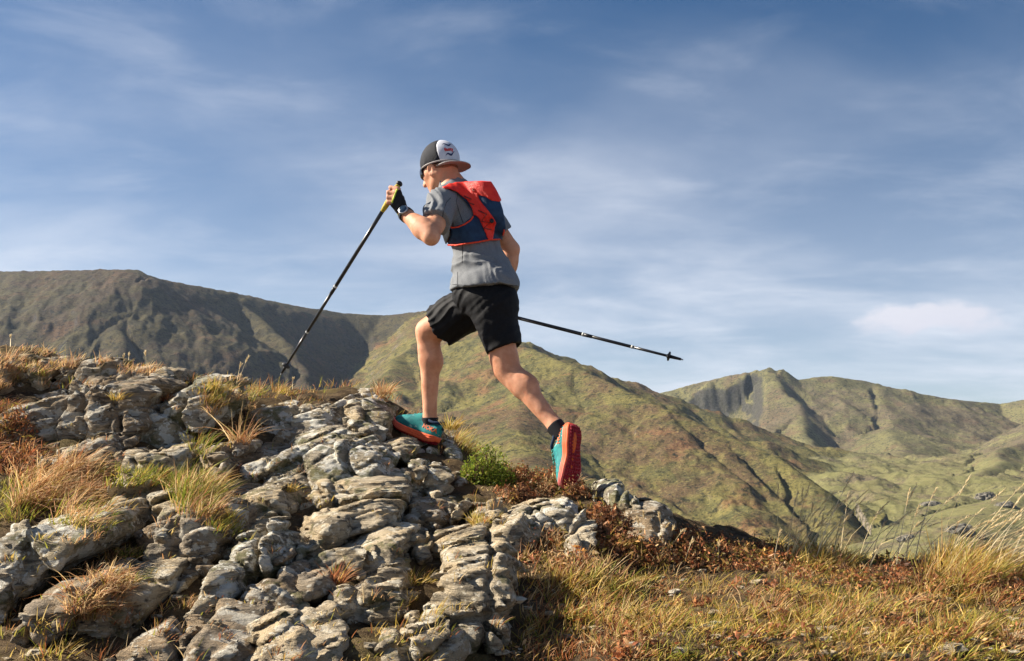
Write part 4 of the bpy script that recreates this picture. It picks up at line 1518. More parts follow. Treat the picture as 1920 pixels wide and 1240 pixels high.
def shoe(heel, toe, upv, inner, logo_side):
    """heel, toe: ends of the sole's underside; inner: +1 when the arch lies on the left of the walking direction"""
    t = unit(toe - heel); Ln = .292
    upv = unit(upv - t * (upv @ t)); sd = np.cross(upv, t)      # sd: left of the walking direction
    W = lambda s_, y_, z_: heel + t * (s_ * Ln) + sd * y_ + upv * z_
    ss = np.concatenate([np.linspace(0, .12, 8), np.linspace(.15, .88, 20), np.linspace(.9, 1, 9)])
    hw = np.interp(ss, S_, HW); zb = np.interp(ss, S_, ZB); zm = np.interp(ss, S_, ZM); zt = np.interp(ss, S_, ZT)
    cy = .010 * inner * np.sin(np.pi * np.clip((ss - .35) / .65, 0, 1)) * 1.0
    # upper
    rings = []
    th = np.linspace(0, 2 * math.pi, 28, endpoint=False)
    for s_, w_, b_, a_, c_ in zip(ss, hw, zm, zt, cy):
        r = []
        for q in th:
            cs, sn = math.cos(q), math.sin(q)
            yy = math.copysign(abs(cs) ** .75, cs) * (w_ - .003)
            zz = (b_ - .012) + (a_ - b_ + .012) * (0.5 + 0.5 * math.copysign(abs(sn) ** .8, sn))
            up = np.clip((zz - b_) / max(a_ - b_, .001), 0, 1)
            yy *= 1 - .38 * up ** 2.0
            r.append(W(s_ * .985 + .006, yy + c_, zz))
        rings.append(np.array(r))
    root = add('shoe', *loft(rings), TEAL, person)
    # midsole with two carved grooves
    rings = []
    prof = [(-.90, 0), (-1, .12), (-1.02, .30), (-.95, .36), (-1.03, .43), (-1.03, .62), (-.95, .67), (-1.02, .73), (-1.0, .95), (-.9, 1),
            (.9, 1), (1.0, .95), (1.02, .73), (.95, .67), (1.03, .62), (1.03, .43), (.95, .36), (1.02, .30), (1, .12), (.90, 0)]
    for s_, w_, b_, a_, c_ in zip(ss, hw, zb, zm, cy):
        wob = 1 + .02 * math.sin(s_ * 21)
        rings.append(np.array([W(s_ * 1.02 - .01, y_ * (w_ + .004) * wob + c_, b_ + z_ * (a_ - b_)) for y_, z_ in prof]))
    add('midsole', *loft(rings), FOAM.m, root)
    # outsole: thin crimson sheet, orange window, rows of lugs
    rings = []
    for s_, w_, b_, c_ in zip(ss, hw, zb, cy):
        rings.append(np.array([W(s_, y_ * w_ * .93 + c_, b_ + z_) for y_, z_ in ((-1, .003), (-1, -.003), (1, -.003), (1, .003))]))
    sole = add('outsole', *loft(rings), OUTS, root)
    rings = []
    for s_ in np.linspace(.14, .47, 12):
        w_ = .013 * math.sin(math.pi * (s_ - .13) / .35) ** .6; b_ = np.interp(s_, S_, ZB)
        rings.append(np.array([W(s_, y_ * w_ - .004 * inner, b_ + z_) for y_, z_ in ((-1, 0), (-1, -.0045), (1, -.0045), (1, 0))]))
    add('sole_window', *loft(rings), OUTO, sole)
    for s0, s1 in ((.52, .60), (.66, .72)):
        rings = []
        for s_ in np.linspace(s0, s1, 5):
            w_ = .006 * math.sin(math.pi * (s_ - s0 + .004) / (s1 - s0 + .008)); b_ = np.interp(s_, S_, ZB)
            rings.append(np.array([W(s_, y_ * w_ + .004, b_ + z_) for y_, z_ in ((-1, 0), (-1, -.0045), (1, -.0045), (1, 0))]))
        add('sole_window', *loft(rings), OUTO, sole)
    lv = []; lq = []
    for s_ in np.arange(.05, .97, .055):
        w_ = np.interp(s_, S_, HW) * .86; b_ = np.interp(s_, S_, ZB); c_ = float(np.interp(s_, ss, cy))
        for j, y_ in enumerate(np.linspace(-1, 1, 6)):
            if .13 < s_ < .48 and abs(y_) < .5:
                continue
            y0 = y_ * w_ * .86 + c_; l_ = .0055; ww = .0048
            o_ = len(lv)
            ch = .004 * (1 if j % 2 else -1)
            base = [(-l_, -ww), (l_ + ch * .3, -ww), (l_, ww), (-l_ + ch * .3, ww)]
            lv += [W(s_ + a_ / Ln, y0 + q_, b_ - .002) for a_, q_ in base] + [W(s_ + .7 * a_ / Ln, y0 + .7 * q_, b_ - .0075) for a_, q_ in base]
            lq += [(o_, o_ + 1, o_ + 2, o_ + 3), (o_ + 4, o_ + 7, o_ + 6, o_ + 5)] + [(o_ + k, o_ + 4 + k, o_ + 4 + (k + 1) % 4, o_ + (k + 1) % 4) for k in range(4)]
    lug = add('lugs', lv, lq, OUTS, sole, smooth=False, kind='stuff')
    # collar and tongue
    ring = []
    for q in np.linspace(0, 2 * math.pi, 32, endpoint=False):
        s_ = .20 + .185 * math.cos(q)
        zz = np.interp(s_, [0, .05, .15, .25, .39], [.126, .116, .104, .106, .138])
        ring.append(W(s_, .034 * math.sin(q), zz))
    add('collar', *tube(ring, .0078, 8, True), NAVYC, root)
    # laces
    for k, s_ in enumerate((.42, .49, .56, .63)):
        zz = float(np.interp(s_, S_, ZT)); w_ = .022 + .003 * k
        add('lace', *tube([W(s_ - .02, -w_, zz - .015), W(s_, -w_ * .5, zz - .001), W(s_ + .01, 0, zz + .003), W(s_, w_ * .5, zz - .001), W(s_ - .02, w_, zz - .015)], .0030, 6), LACE, root)
    # maker's word on the heel quarter
    sgn = logo_side

    def tm(x_, y_):
        s_ = .175 + (x_ / Ln) * (1 if sgn < 0 else -1)
        zz = .070 + y_
        w_ = float(np.interp(s_, S_, HW)) - .003; b_ = float(np.interp(s_, S_, ZM)); a_ = float(np.interp(s_, S_, ZT))
        up = min(max((zz - b_) / max(a_ - b_, .001), 0), 1)
        f_ = (zz - b_ + .012) / (a_ - b_ + .012) * 2 - 1
        cs = math.sqrt(max(0, 1 - abs(f_) ** 2.5)) ** .75
        return W(s_, sgn * (w_ * cs * (1 - .38 * up * up) + .0022), zz)
    text_mesh('HOKA', .031, tm, 'printed_word', OUTO, root, .0008)
    add('heel_tab', *tube([W(-.012, 0, .085), W(-.018, 0, .112), W(-.01, 0, .128), W(.03, 0, .124)], .006, 8), NAVYC, root)
    return root


# coral towards the toe, orange towards the heel: the foam itself is dyed so
m = FOAM
at = m.attr('dye')
m.color(m.mix(m.ramp(m.noise(70, 4), 0.35, 0.65), m.mix(1.0, at, (0.88, 0.88, 0.88), 'MULTIPLY'), at)).bump(m.noise(160, 3), 0.2, 0.002)
shoes = [shoe(P(816, 836, 5.04), P(735, 799, 5.18), unit(np.array([.34, .02, .94])), 1, 1),
         shoe(P(1081, 795, 4.47), P(1081, 795, 4.47) + np.array([-.035, -.057, -.283]), -unit(np.array([.64, -.75, .10])), -1, 1)]
for sh_ in shoes:
    mid = [c_ for c_ in sh_.children if c_.name.startswith('midsole')][0]
    me = mid.data
    at = me.attributes.new('dye', 'FLOAT_COLOR', 'POINT')
    n_ = len(me.vertices) // 20
    tt_ = np.repeat(np.linspace(0, 1, n_), 20)
    k_ = sstep(.45, .95, tt_)[:, None]
    colr = (1 - k_) * np.array([.85, .135, .045]) + k_ * np.array([.78, .22, .22])
    at.data.foreach_set('color', np.concatenate([colr, np.ones((len(colr), 1))], 1).astype(np.float32).ravel())
# ---- glove and watch on the near wrist
GLOVE = plain('black_glove', (0.013, 0.013, 0.015), 0.8, 0.3, 160, 0.4)
LIME = plain('lime_trim', (0.50, 0.62, 0.06), 0.6, 0.1, 100, 0.1)
fa = unit(wrL - elL)
v = Vox(wrL - .12, wrL + .14, .004)
for m_ in mc:
    v.cone(wrL, wrL + .86 * (m_ - wrL), .0225, .0165, .012)
v.cone(0.6 * wrL + 0.4 * mc[0], 0.6 * wrL + 0.4 * mc[3], .021, .019, .012)
v.cone(wrL, thL[0], .021, .017, .012)
v.half(wrL + fa * -.004, -fa, .003)
v.disp(lambda x, y, z: -.0015 * fbm(x * 60, y * 60, z * 60, 2), .02)
Vc, Qc = v.mesh(1)
glove = add('glove', Vc, Qc, GLOVE, person)
edge = [wrL + .90 * (m_ - wrL) + np.array([-.004, -.016, .004]) for m_ in mc]
add('trim', *tube([edge[0] + np.array([.008, .018, .012])] + edge + [edge[3] + np.array([.012, .016, -.010])], .0042, 6), LIME, glove)
rim = []
sd_ = unit(np.cross(fa, UP)); u2 = np.cross(sd_, fa)
for q in np.linspace(0, 2 * math.pi, 24, endpoint=False):
    rim.append(wrL + fa * .004 + (sd_ * math.cos(q) + u2 * math.sin(q)) * .0265)
add('cuff_trim', *tube(rim, .0038, 6, True), LIME, glove)

wc = wrL - fa * .028
ringp = [wc + (sd_ * math.cos(q) * .0345 + u2 * math.sin(q) * .033) for q in np.linspace(0, 2 * math.pi, 28, endpoint=False)]


def strap(ring, axis, half, th, mat, name, parent):
    ring = np.array(ring); c_ = ring.mean(0)
    rad = ring - c_; rad /= np.linalg.norm(rad, axis=1)[:, None]
    n = len(ring)
    V = np.concatenate([ring - axis * half, ring + axis * half, ring + rad * th + axis * half, ring + rad * th - axis * half])
    Q = []
    for b in range(4):
        for i in range(n):
            j = (i + 1) % n; e = (b + 1) % 4
            Q.append((b * n + i, b * n + j, e * n + j, e * n + i))
    return add(name, V, Q, mat, parent)


facing = unit(np.array([-.10, -.86, .20]) - fa * (np.array([-.10, -.86, .20]) @ fa))
strap(ringp, fa, .011, .0035, BLACKP, 'watch', person)
watch = [o_ for o_ in person.children if o_.name.startswith('watch')][0]


def disc(c_, n_, r0, th, mat, name, parent, bev=.002, nseg=28):
    n_ = unit(n_); a = unit(np.cross(n_, [.1, .3, 1])); b = np.cross(n_, a)
    rings = []
    for rr, hh in ((r0, 0), (r0, th - bev), (r0 - bev, th)):
        rings.append(np.array([c_ + n_ * hh + (a * math.cos(q) + b * math.sin(q)) * rr for q in np.linspace(0, 2 * math.pi, nseg, endpoint=False)]))
    return add(name, *loft(rings), mat, parent)


STEEL = Mat('brushed_steel', 0.35, 0.5).color((0.45, 0.46, 0.48)).set(Metallic=0.9).m
FACE = Mat('watch_glass', 0.08, 0.6).color((0.015, 0.03, 0.055)).m
wf = wc + facing * .031
disc(wf, facing, .0235, .011, STEEL, 'bezel', watch)
disc(wf + facing * .0105, facing, .0195, .0018, FACE, 'watch_face', watch, .0005)
add('buckle', *tube([wc - facing * .036 - fa * .010, wc - facing * .040, wc - facing * .036 + fa * .010], .005, 6), BLACKP, watch)

# ------------------------------------------------------------------ running vest
NAVY = Mat('navy_ripstop', 0.65, 0.3)
m = NAVY
m.color(m.mix(m.ramp(m.noise(30, 4), 0.35, 0.65), (0.008, 0.028, 0.075), (0.014, 0.045, 0.105))).bump(m.math('ADD', m.noise(300, 2), m.noise(25, 3)), 0.3, 0.004)
NAVY = m.m
RED = Mat('scarlet_ripstop', 0.5, 0.35)
m = RED
m.color(m.mix(m.ramp(m.noise(24, 4), 0.35, 0.65), (0.76, 0.022, 0.012), (0.90, 0.040, 0.020))).bump(m.math('ADD', m.noise(300, 2), m.noise(40, 4, 0.6)), 0.45, 0.006)
RED = m.m
TRIM = plain('orange_red_binding', (0.80, 0.060, 0.020), 0.6, 0.1, 120, 0.2)
vest = empty('running_vest', chest - TFWD * .1 - TUP * .1, 'scarlet and navy running vest backpack on the runner\'s back', 'backpack')


def _pack(h):
    v = shirt_vox(0, h)
    cpk = J(900, 398, .045)
    v.box(cpk - TFWD * .085, (.119, .044, .099), TR, .042, .05)
    v.ell(cpk - TFWD * .10 - TUP * .03, (.099, .049, .114), TR, .03)
    v.box(J(890, 372, .055) - TFWD * .05, (.094, .064, .049), TR, .03, .05)
    return v


PACK = _pack(.0045)


def pack_form(g):
    """shape of back and load together, g proud of the tee"""
    v = Vox.__new__(Vox)
    v.h, v.lo, v.ax = PACK.h, PACK.lo, PACK.ax
    v.D = PACK.D - (.013 + g)
    return v


def pxc(pts):
    return [(680 + a / 3.875, 250 + b / 3.875) for a, b in pts]


def clip_px(v, poly, lim=None, k=.002):
    """keep what lies within an outline drawn on the near side of the vest"""
    def fn(x, y, z):
        px, py = pix(x, y, z)
        px, py = np.broadcast_arrays(px, py)
        d = np.full(px.shape, .5, np.float32)
        pl = np.array(poly)
        m_ = (px > pl[:, 0].min() - 12) & (px < pl[:, 0].max() + 12) & (py > pl[:, 1].min() - 12) & (py < pl[:, 1].max() + 12)
        d[m_] = poly_sdf(px[m_], py[m_], poly) * (D0 / F)
        return d
    return v.apply(None, None, fn, k, 'and')


def wrinkle(amp, fr, seed):
    return lambda x, y, z: -amp * (1 - 2 * np.abs(pn((x + .6 * z) * fr + fbm(x * 8, y * 8, z * 8 + seed, 2), (z - .4 * x) * fr * .3, y * 6 + seed)))


navy_poly = pxc([(535, 790), (560, 740), (612, 668), (650, 690), (735, 662), (800, 610), (805, 560), (700, 440), (640, 372), (900, 372), (985, 470), (1015, 560), (1032, 660),
                 (1036, 690), (1015, 770), (985, 768), (930, 775), (740, 800), (625, 808), (585, 815)])
v = clip_px(pack_form(0), navy_poly)
v.half(J(850, 0, 0) * 0 + chest + TFWD * .10, TFWD, .003)
v.disp(wrinkle(.004, 26, 1), .02)
Vc, Qc = v.mesh(1)
add('pack_body', Vc, Qc, NAVY, vest)
red_poly = pxc([(585, 392), (640, 366), (705, 358), (860, 352), (930, 356), (965, 410), (1003, 486), (985, 497), (940, 487), (880, 455), (832, 442), (850, 485), (905, 560), (950, 620), (966, 655), (960, 690), (940, 770),
                (918, 772), (880, 690), (845, 610), (822, 590), (806, 600), (800, 545), (760, 480), (690, 425), (640, 402), (600, 398)])
v = clip_px(pack_form(.007), red_poly)
v.half(chest + TFWD * .12, TFWD, .003)
v.disp(wrinkle(.0045, 34, 3), .02)
Vc, Qc = v.mesh(1)
add('red_panel', Vc, Qc, RED, vest)


def strip(pts, w):
    """outline of a ribbon along a line"""
    pts = np.array(pxc(pts)); t = np.gradient(pts, axis=0); t /= np.linalg.norm(t, axis=1)[:, None]
    n = np.stack([-t[:, 1], t[:, 0]], 1)
    return [tuple(p) for p in np.concatenate([pts + n * w, (pts - n * w)[::-1]])]


for pts, w in (([(612, 812), (680, 815), (740, 804), (840, 790), (925, 774), (990, 772), (1015, 768), (1030, 700)], 1.6),
               ([(600, 652), (620, 668), (650, 688), (690, 682), (740, 662), (785, 632), (806, 600)], 1.6)):
    v = clip_px(pack_form(.008), strip(pts, w))
    v.half(chest - LEFT * .02, -LEFT, .003)
    Vc, Qc = v.mesh(1)
    add('binding', Vc, Qc, TRIM, vest)
# black front pocket under the arm
v = clip_px(pack_form(.012), pxc([(535, 790), (575, 720), (632, 690), (640, 740), (608, 808), (575, 812)]))
v.half(chest - LEFT * .0, -LEFT, .003)
Vc, Qc = v.mesh(1)
add('front_pocket', Vc, Qc, BLACKP, vest)
# bungee lacing and its cord lock
v0 = pack_form(.012)
SHV, SHQ = v0.mesh(0)
bv = BVHTree.FromPolygons([tuple(p) for p in SHV], [tuple(q_) for q_ in SHQ.tolist()])


def on_vest(px, py, lift=.004):
    d = Vector(P(*pxc([(px, py)])[0], 1.0)).normalized()
    hit = bv.ray_cast(Vector((0, 0, 0)), d)
    return np.array(hit[0]) - np.array(d) * lift if hit[0] is not None else None


for pts in ([(840, 560), (900, 590), (862, 640), (925, 650), (880, 690), (935, 700)], [(735, 455), (790, 480), (760, 500), (810, 520)]):
    q_ = [on_vest(*p) for p in pts]
    q_ = [p for p in q_ if p is not None]
    if len(q_) > 2:
        add('bungee_cord', *tube(q_, .0022, 6), BLACKP, vest)
p_ = on_vest(938, 640)
if p_ is not None:
    disc(p_, (0, -1, .2), .010, .010, BLACKP, 'cord_lock', vest)
# pale gloss print near the top
p_ = [on_vest(*q_, .001) for q_ in ((775, 405), (790, 392), (805, 398), (795, 412), (812, 420))]
if all(q_ is not None for q_ in p_):
    PALER = plain('print_pale_red', (0.85, 0.35, 0.28), 0.5, 0.05, 60, 0)
    add('printed_emblem', *tube(p_, .0022, 5), PALER, vest)
# dark shirt seams
SEAM = plain('seam_dark', (0.035, 0.038, 0.045), 0.8, 0.1, 100, 0)
sv = [o_ for o_ in person.children if o_.name == 'shirt'][0]
sbv = BVHTree.FromPolygons([tuple(np.array(q_.co) + np.array(WPOS['shirt'])) for q_ in sv.data.vertices], [tuple(q_.vertices) for q_ in sv.data.polygons])


def on_shirt(px, py, lift=.0005):
    d = Vector(P(*pxc([(px, py)])[0], 1.0)).normalized()
    hit = sbv.ray_cast(Vector((0, 0, 0)), d)
    return np.array(hit[0]) - np.array(d) * lift if hit[0] is not None else None


def seam(pts):
    pts = np.array(pts, float); s_ = np.linspace(0, len(pts) - 1, 6 * len(pts))
    q_ = [on_shirt(np.interp(a_, range(len(pts)), pts[:, 0]), np.interp(a_, range(len(pts)), pts[:, 1])) for a_ in s_]
    q_ = [p for p in q_ if p is not None]
    q_ = [p for p in q_ if abs(p[1] - q_[0][1]) < .25]
    if len(q_) > 3:
        add('seam', *tube(q_, .0016, 5), SEAM, sv)


seam([(640, 470), (610, 500), (590, 550), (580, 610)])
seam([(690, 440), (680, 500), (700, 570), (730, 650)])
seam([(455, 590), (500, 588), (560, 600), (598, 640)])
seam([(726, 815), (724, 900), (722, 940)])
seam([(690, 1010), (690, 1060), (690, 1112)])
seam([(640, 1098), (760, 1106), (900, 1108), (1020, 1104), (1138, 1108)])

# ------------------------------------------------------------------ trekking poles
SHAFT = Mat('black_carbon', 0.32, 0.5)
SHAFT.color(SHAFT.mix(SHAFT.ramp(SHAFT.noise(40, 3), 0.45, 0.6), (0.012, 0.012, 0.014), (0.022, 0.022, 0.024)))
SHAFT = SHAFT.m
GRIPM = plain('olive_yellow_grip', (0.46, 0.36, 0.04), 0.7, 0.25, 80, 0.3)
PALE = plain('pale_ring', (0.55, 0.55, 0.52), 0.5, 0.1, 60, 0)


def rod(a, b, ra, rb, n=12):
    return tube([a, a + (b - a) * .5, b], [ra, (ra + rb) / 2, rb], n)


def pole(top, bot, tip, label):
    ax = unit(tip - bot)
    L = np.linalg.norm(tip - bot)
    root = empty('trekking_pole', tip, label, 'trekking pole', 'trekking poles')
    gax = unit(bot - top)
    g_ = [top + gax * t_ * np.linalg.norm(bot - top) for t_ in np.linspace(0, 1, 9)]
    add('grip', *tube(g_ + [bot + ax * .02], [.010, .0145, .0150, .0130, .0140, .0130, .0140, .0135, .0125, .010], 12), GRIPM, root)
    add('grip_cap', *tube([top - gax * .016, top - gax * .010, top - gax * .002, top + gax * .004], [.006, .0145, .0165, .013], 12), BLACKP, root)
    add('shaft', *rod(bot, bot + ax * L * .44, .0092, .0092), SHAFT, root)
    add('shaft', *rod(bot + ax * L * .44, bot + ax * L * .72, .0082, .0080), SHAFT, root)
    add('shaft', *rod(bot + ax * L * .72, tip - ax * .07, .0072, .0062), SHAFT, root)
    for f_, r_ in ((.44, .0102), (.72, .0086)):
        add('joint_ring', *rod(bot + ax * (L * f_ - .005), bot + ax * (L * f_ + .005), r_, r_), PALE, root)
    add('joint_sleeve', *rod(bot + ax * (L * .44 + .006), bot + ax * (L * .44 + .05), .0098, .0088), BLACKP, root)
    bs = tip - ax * .075
    add('basket', *tube([bs - ax * .010, bs - ax * .006, bs, bs + ax * .004, bs + ax * .008], [.008, .010, .024, .024, .009], 14), BLACKP, root)
    add('tip_holder', *rod(bs, tip - ax * .012, .0095, .0062), BLACKP, root)
    add('tip', *rod(tip - ax * .012, tip, .0042, .0028, 8), STEEL, root)
    a_ = unit(np.cross(ax, [0, 1, 0]))
    q_ = [top + gax * .01, top + gax * .02 - a_ * .03, top + gax * .07 - a_ * .038 + np.array([0, -.02, 0]), top + gax * .10 - a_ * .02 + np.array([0, -.02, 0])]
    return root


tipL = J(526, 703, .42)
pole(g_top, g_bot, tipL, 'black trekking pole gripped in the raised gloved hand, slanting down to the left')
pole(gR - axR * .10, gR + axR * .06, tipR, 'black trekking pole trailing out behind the runner against the sky')
# ------------------------------------------------------------------ plants
bpy.context.view_layer.update()
DEPS = bpy.context.evaluated_depsgraph_get()
RG = np.random.default_rng(21)
GROUND_NAMES = ('ground', 'bedrock', 'rock_slab', 'boulder')


def hit_px(px, py):
    """point of the ground or rock seen in that direction"""
    o = Vector((0, 0, 0)); d = Vector(P(px, py, 1.0)).normalized()
    for _ in range(6):
        ok, loc, nrm, idx, ob, mt = SC.ray_cast(DEPS, o, d)
        if not ok or loc.y > 9:
            return None
        if ob.name.split('.')[0] in GROUND_NAMES:
            return np.array(loc), np.array(nrm), ob.name.split('.')[0]
        o = loc + d * 0.01
    return None


def in_poly(n, poly):
    poly = np.array(poly, float)
    out_ = []
    lo_, hi_ = poly.min(0), poly.max(0)
    while len(out_) < n:
        q_ = RG.uniform(lo_, hi_, (n * 2, 2))
        k_ = poly_sdf(q_[:, 0], q_[:, 1], poly) < 0
        out_ += list(q_[k_])
    return out_[:n]


def leaf_material(name, trans=0.45, rough=0.6):
    mt = bpy.data.materials.new(name)
    mt.use_nodes = True
    n, l = mt.node_tree.nodes, mt.node_tree.links
    n.clear()
    o = n.new('ShaderNodeOutputMaterial'); mx = n.new('ShaderNodeMixShader'); b = n.new('ShaderNodeBsdfPrincipled'); t = n.new('ShaderNodeBsdfTranslucent')
    a = n.new('ShaderNodeAttribute'); a.attribute_name = 'tint'
    g = n.new('ShaderNodeNewGeometry'); nz = n.new('ShaderNodeTexNoise'); nz.inputs['Scale'].default_value = 55; nz.inputs['Detail'].default_value = 3
    l.new(g.outputs['Position'], nz.inputs['Vector'])
    mr = n.new('ShaderNodeMapRange'); mr.inputs[1].default_value = .3; mr.inputs[2].default_value = .7; mr.inputs[3].default_value = .78; mr.inputs[4].default_value = 1.2
    l.new(nz.outputs[0], mr.inputs[0])
    vm = n.new('ShaderNodeVectorMath'); vm.operation = 'SCALE'
    l.new(a.outputs['Color'], vm.inputs[0]); l.new(mr.outputs[0], vm.inputs['Scale'])
    b.inputs['Roughness'].default_value = rough; b.inputs['Specular IOR Level'].default_value = 0.2
    l.new(vm.outputs[0], b.inputs['Base Color']); l.new(vm.outputs[0], t.inputs['Color'])
    mx.inputs[0].default_value = trans
    l.new(b.outputs[0], mx.inputs[1]); l.new(t.outputs[0], mx.inputs[2]); l.new(mx.outputs[0], o.inputs[0])
    return mt


GRASS = leaf_material('grass_blades', 0.42)
LEAF = leaf_material('small_leaves', 0.35)
PAL = {
    'gold': [(0.575, 0.380, 0.086), (0.667, 0.483, 0.149), (0.483, 0.345, 0.069), (0.713, 0.540, 0.230), (0.391, 0.356, 0.057)],
    'straw': [(0.672, 0.470, 0.224), (0.582, 0.370, 0.179), (0.739, 0.560, 0.314), (0.493, 0.280, 0.134), (0.616, 0.336, 0.190)],
    'green': [(0.24, 0.27, 0.035), (0.34, 0.33, 0.05), (0.17, 0.21, 0.03), (0.45, 0.38, 0.09), (0.50, 0.38, 0.12)],
    'rust': [(0.448, 0.168, 0.067), (0.560, 0.246, 0.101), (0.336, 0.112, 0.050), (0.616, 0.358, 0.168), (0.246, 0.101, 0.045)],
    'brown': [(0.16, 0.075, 0.04), (0.10, 0.05, 0.03), (0.24, 0.11, 0.05), (0.34, 0.17, 0.08)],
    'orange': [(0.627, 0.269, 0.067), (0.538, 0.190, 0.056), (0.694, 0.381, 0.112), (0.448, 0.157, 0.056)],
    'olive': [(0.22, 0.17, 0.04), (0.30, 0.22, 0.05), (0.15, 0.11, 0.035), (0.40, 0.22, 0.07)],
    'pale': [(0.72, 0.58, 0.34), (0.66, 0.52, 0.28), (0.78, 0.66, 0.44)],
    'mix': [(0.50, 0.33, 0.075), (0.60, 0.42, 0.20), (0.40, 0.15, 0.06), (0.28, 0.28, 0.045), (0.46, 0.23, 0.09)],
}


class Blades:
    def __init__(s):
        s.r, s.d, s.L, s.w, s.b, s.c = [], [], [], [], [], []

    def tuft(s, root, n, length, spread, pal, lean=(0.25, -0.05), width=.0032, fan=.55, droop=.5, stray=.2):
        pal = np.array(PAL[pal])
        a = RG.uniform(0, 2 * math.pi, n); r = spread * np.sqrt(RG.uniform(0, 1, n))
        rt = np.asarray(root) + np.stack([r * np.cos(a), r * np.sin(a), -RG.uniform(.005, .018, n)], 1)
        f = fan * RG.uniform(.15, 1, n)
        wild = np.where(RG.uniform(0, 1, n) < stray, .55, .16 if stray else .04)
        d = np.stack([f * np.cos(a) + lean[0] + RG.normal(0, 1, n) * wild, f * np.sin(a) + lean[1] + RG.normal(0, 1, n) * wild, np.ones(n)], 1)
        d /= np.linalg.norm(d, axis=1)[:, None]
        s.r.append(rt); s.d.append(d); s.L.append(length * RG.uniform(.25 if stray else .85, 1.15, n)); s.w.append(width * RG.uniform(.6, 1.2, n))
        s.b.append(np.stack([d[:, 0] * 1.2 + lean[0], d[:, 1] * 1.2 + lean[1], -np.full(n, 1.0)], 1) * (droop * RG.uniform(.3, 1.2, n))[:, None])
        cc_ = pal[RG.integers(0, len(pal), n)]
        odd = RG.uniform(0, 1, n) < stray                      # dead or fresh blades among the rest
        cc_ = np.where(odd[:, None], np.array(PAL['mix'])[RG.integers(0, 5, n)], cc_)
        s.c.append(cc_ * RG.uniform(.65, 1.25, (n, 1)))

    def mesh(s):
        r, d, L, w, b, c = (np.concatenate(q_) for q_ in (s.r, s.d, s.L, s.w, s.b, s.c))
        n = len(r)
        th = RG.uniform(0, 2 * math.pi, n)
        sd = np.stack([np.cos(th), np.sin(th), np.zeros(n)], 1)
        sd -= d * (sd * d).sum(1)[:, None]; sd /= np.linalg.norm(sd, axis=1)[:, None] + 1e-9
        ts = (0, .38, .72, 1.0); ws = (1.0, .9, .6, .0)
        V = []
        for t_, w_ in zip(ts, ws):
            p_ = r + d * (L * t_)[:, None] + b * (L * t_ * t_ * .5)[:, None]
            if w_ > 0:
                V += [p_ - sd * (w * w_ * .5)[:, None], p_ + sd * (w * w_ * .5)[:, None]]
            else:
                V += [p_]
        V = np.stack(V, 1).reshape(-1, 3)
        base = np.arange(n)[:, None] * 7
        T = np.concatenate([base + np.array(q_)[None] for q_ in ((0, 1, 3), (0, 3, 2), (2, 3, 5), (2, 5, 4), (4, 5, 6))]).astype(np.int32)
        return V, T, np.repeat(c, 7, 0)

    def build(s, name, parent=None, mat=None, **kw):
        V, T, c = s.mesh()
        return add(name, V, T, mat or GRASS, parent, attr={'tint': c}, smooth=False, **kw)


class Leaves:
    """little flat leaves scattered through low mounds, on thin twigs"""

    def __init__(s):
        s.p, s.n, s.L, s.c, s.tw = [], [], [], [], []

    def mound(s, root, n, rad, hgt, pal, size=.010):
        pal = np.array(PAL[pal] if isinstance(pal, str) else pal)
        a = RG.uniform(0, 2 * math.pi, n); r = np.sqrt(RG.uniform(0, 1, n))
        z = hgt * (1 - r ** 2) * RG.uniform(.25, 1.05, n) + RG.normal(0, hgt * .08, n)
        p_ = np.asarray(root) + np.stack([rad * r * np.cos(a), rad * r * np.sin(a), z - .012], 1)
        nn = RG.normal(0, 1, (n, 3)); nn /= np.linalg.norm(nn, axis=1)[:, None]
        s.p.append(p_); s.n.append(nn); s.L.append(size * RG.uniform(.5, 1.25, n))
        s.c.append(pal[RG.integers(0, len(pal), n)] * RG.uniform(.7, 1.25, (n, 1)))
        for k in range(max(2, n // 9)):
            j = RG.integers(0, n)
            s.tw.append((np.asarray(root) + np.append(RG.normal(0, rad * .35, 2), -.02), p_[j]))

    def mesh(s):
        p_, nn, L, c = (np.concatenate(q_) for q_ in (s.p, s.n, s.L, s.c))
        n = len(p_)
        x_ = np.cross(nn, RG.normal(0, 1, (n, 3))); x_ /= np.linalg.norm(x_, axis=1)[:, None]
        y_ = np.cross(nn, x_)
        L = L[:, None]
        V = np.stack([p_ - x_ * L, p_ + y_ * L * .38 + nn * L * .12, p_ + x_ * L, p_ - y_ * L * .38 + nn * L * .12], 1).reshape(-1, 3)
        b_ = np.arange(n)[:, None] * 4
        T = np.concatenate([b_ + np.array([0, 1, 2])[None], b_ + np.array([0, 2, 3])[None]]).astype(np.int32)
        return V, T, np.repeat(c, 4, 0)

    def twigs(s):
        A = np.array([t_[0] for t_ in s.tw]); B = np.array([t_[1] for t_ in s.tw]); n = len(A)
        M = (A + B) / 2 + RG.normal(0, .008, (n, 3))
        w_ = .0011
        rows = []
        for q_ in (A, M, B):
            rows += [q_ + np.array([-w_, 0, 0]), q_ + np.array([w_, 0, 0]), q_ + np.array([0, w_ * 1.6, 0])]
        V = np.stack(rows, 1).reshape(-1, 3)
        b_ = np.arange(n)[:, None] * 9
        T = np.concatenate([b_ + np.array(q_)[None] for q_ in ((0, 1, 4), (0, 4, 3), (1, 2, 5), (1, 5, 4), (2, 0, 3), (2, 3, 5), (3, 4, 7), (3, 7, 6), (4, 5, 8), (4, 8, 7), (5, 3, 6), (5, 6, 8))]).astype(np.int32)
        return V, T


# ---- sheets of grass and heath
meadow, heath, stalks = Blades(), Leaves(), Blades()


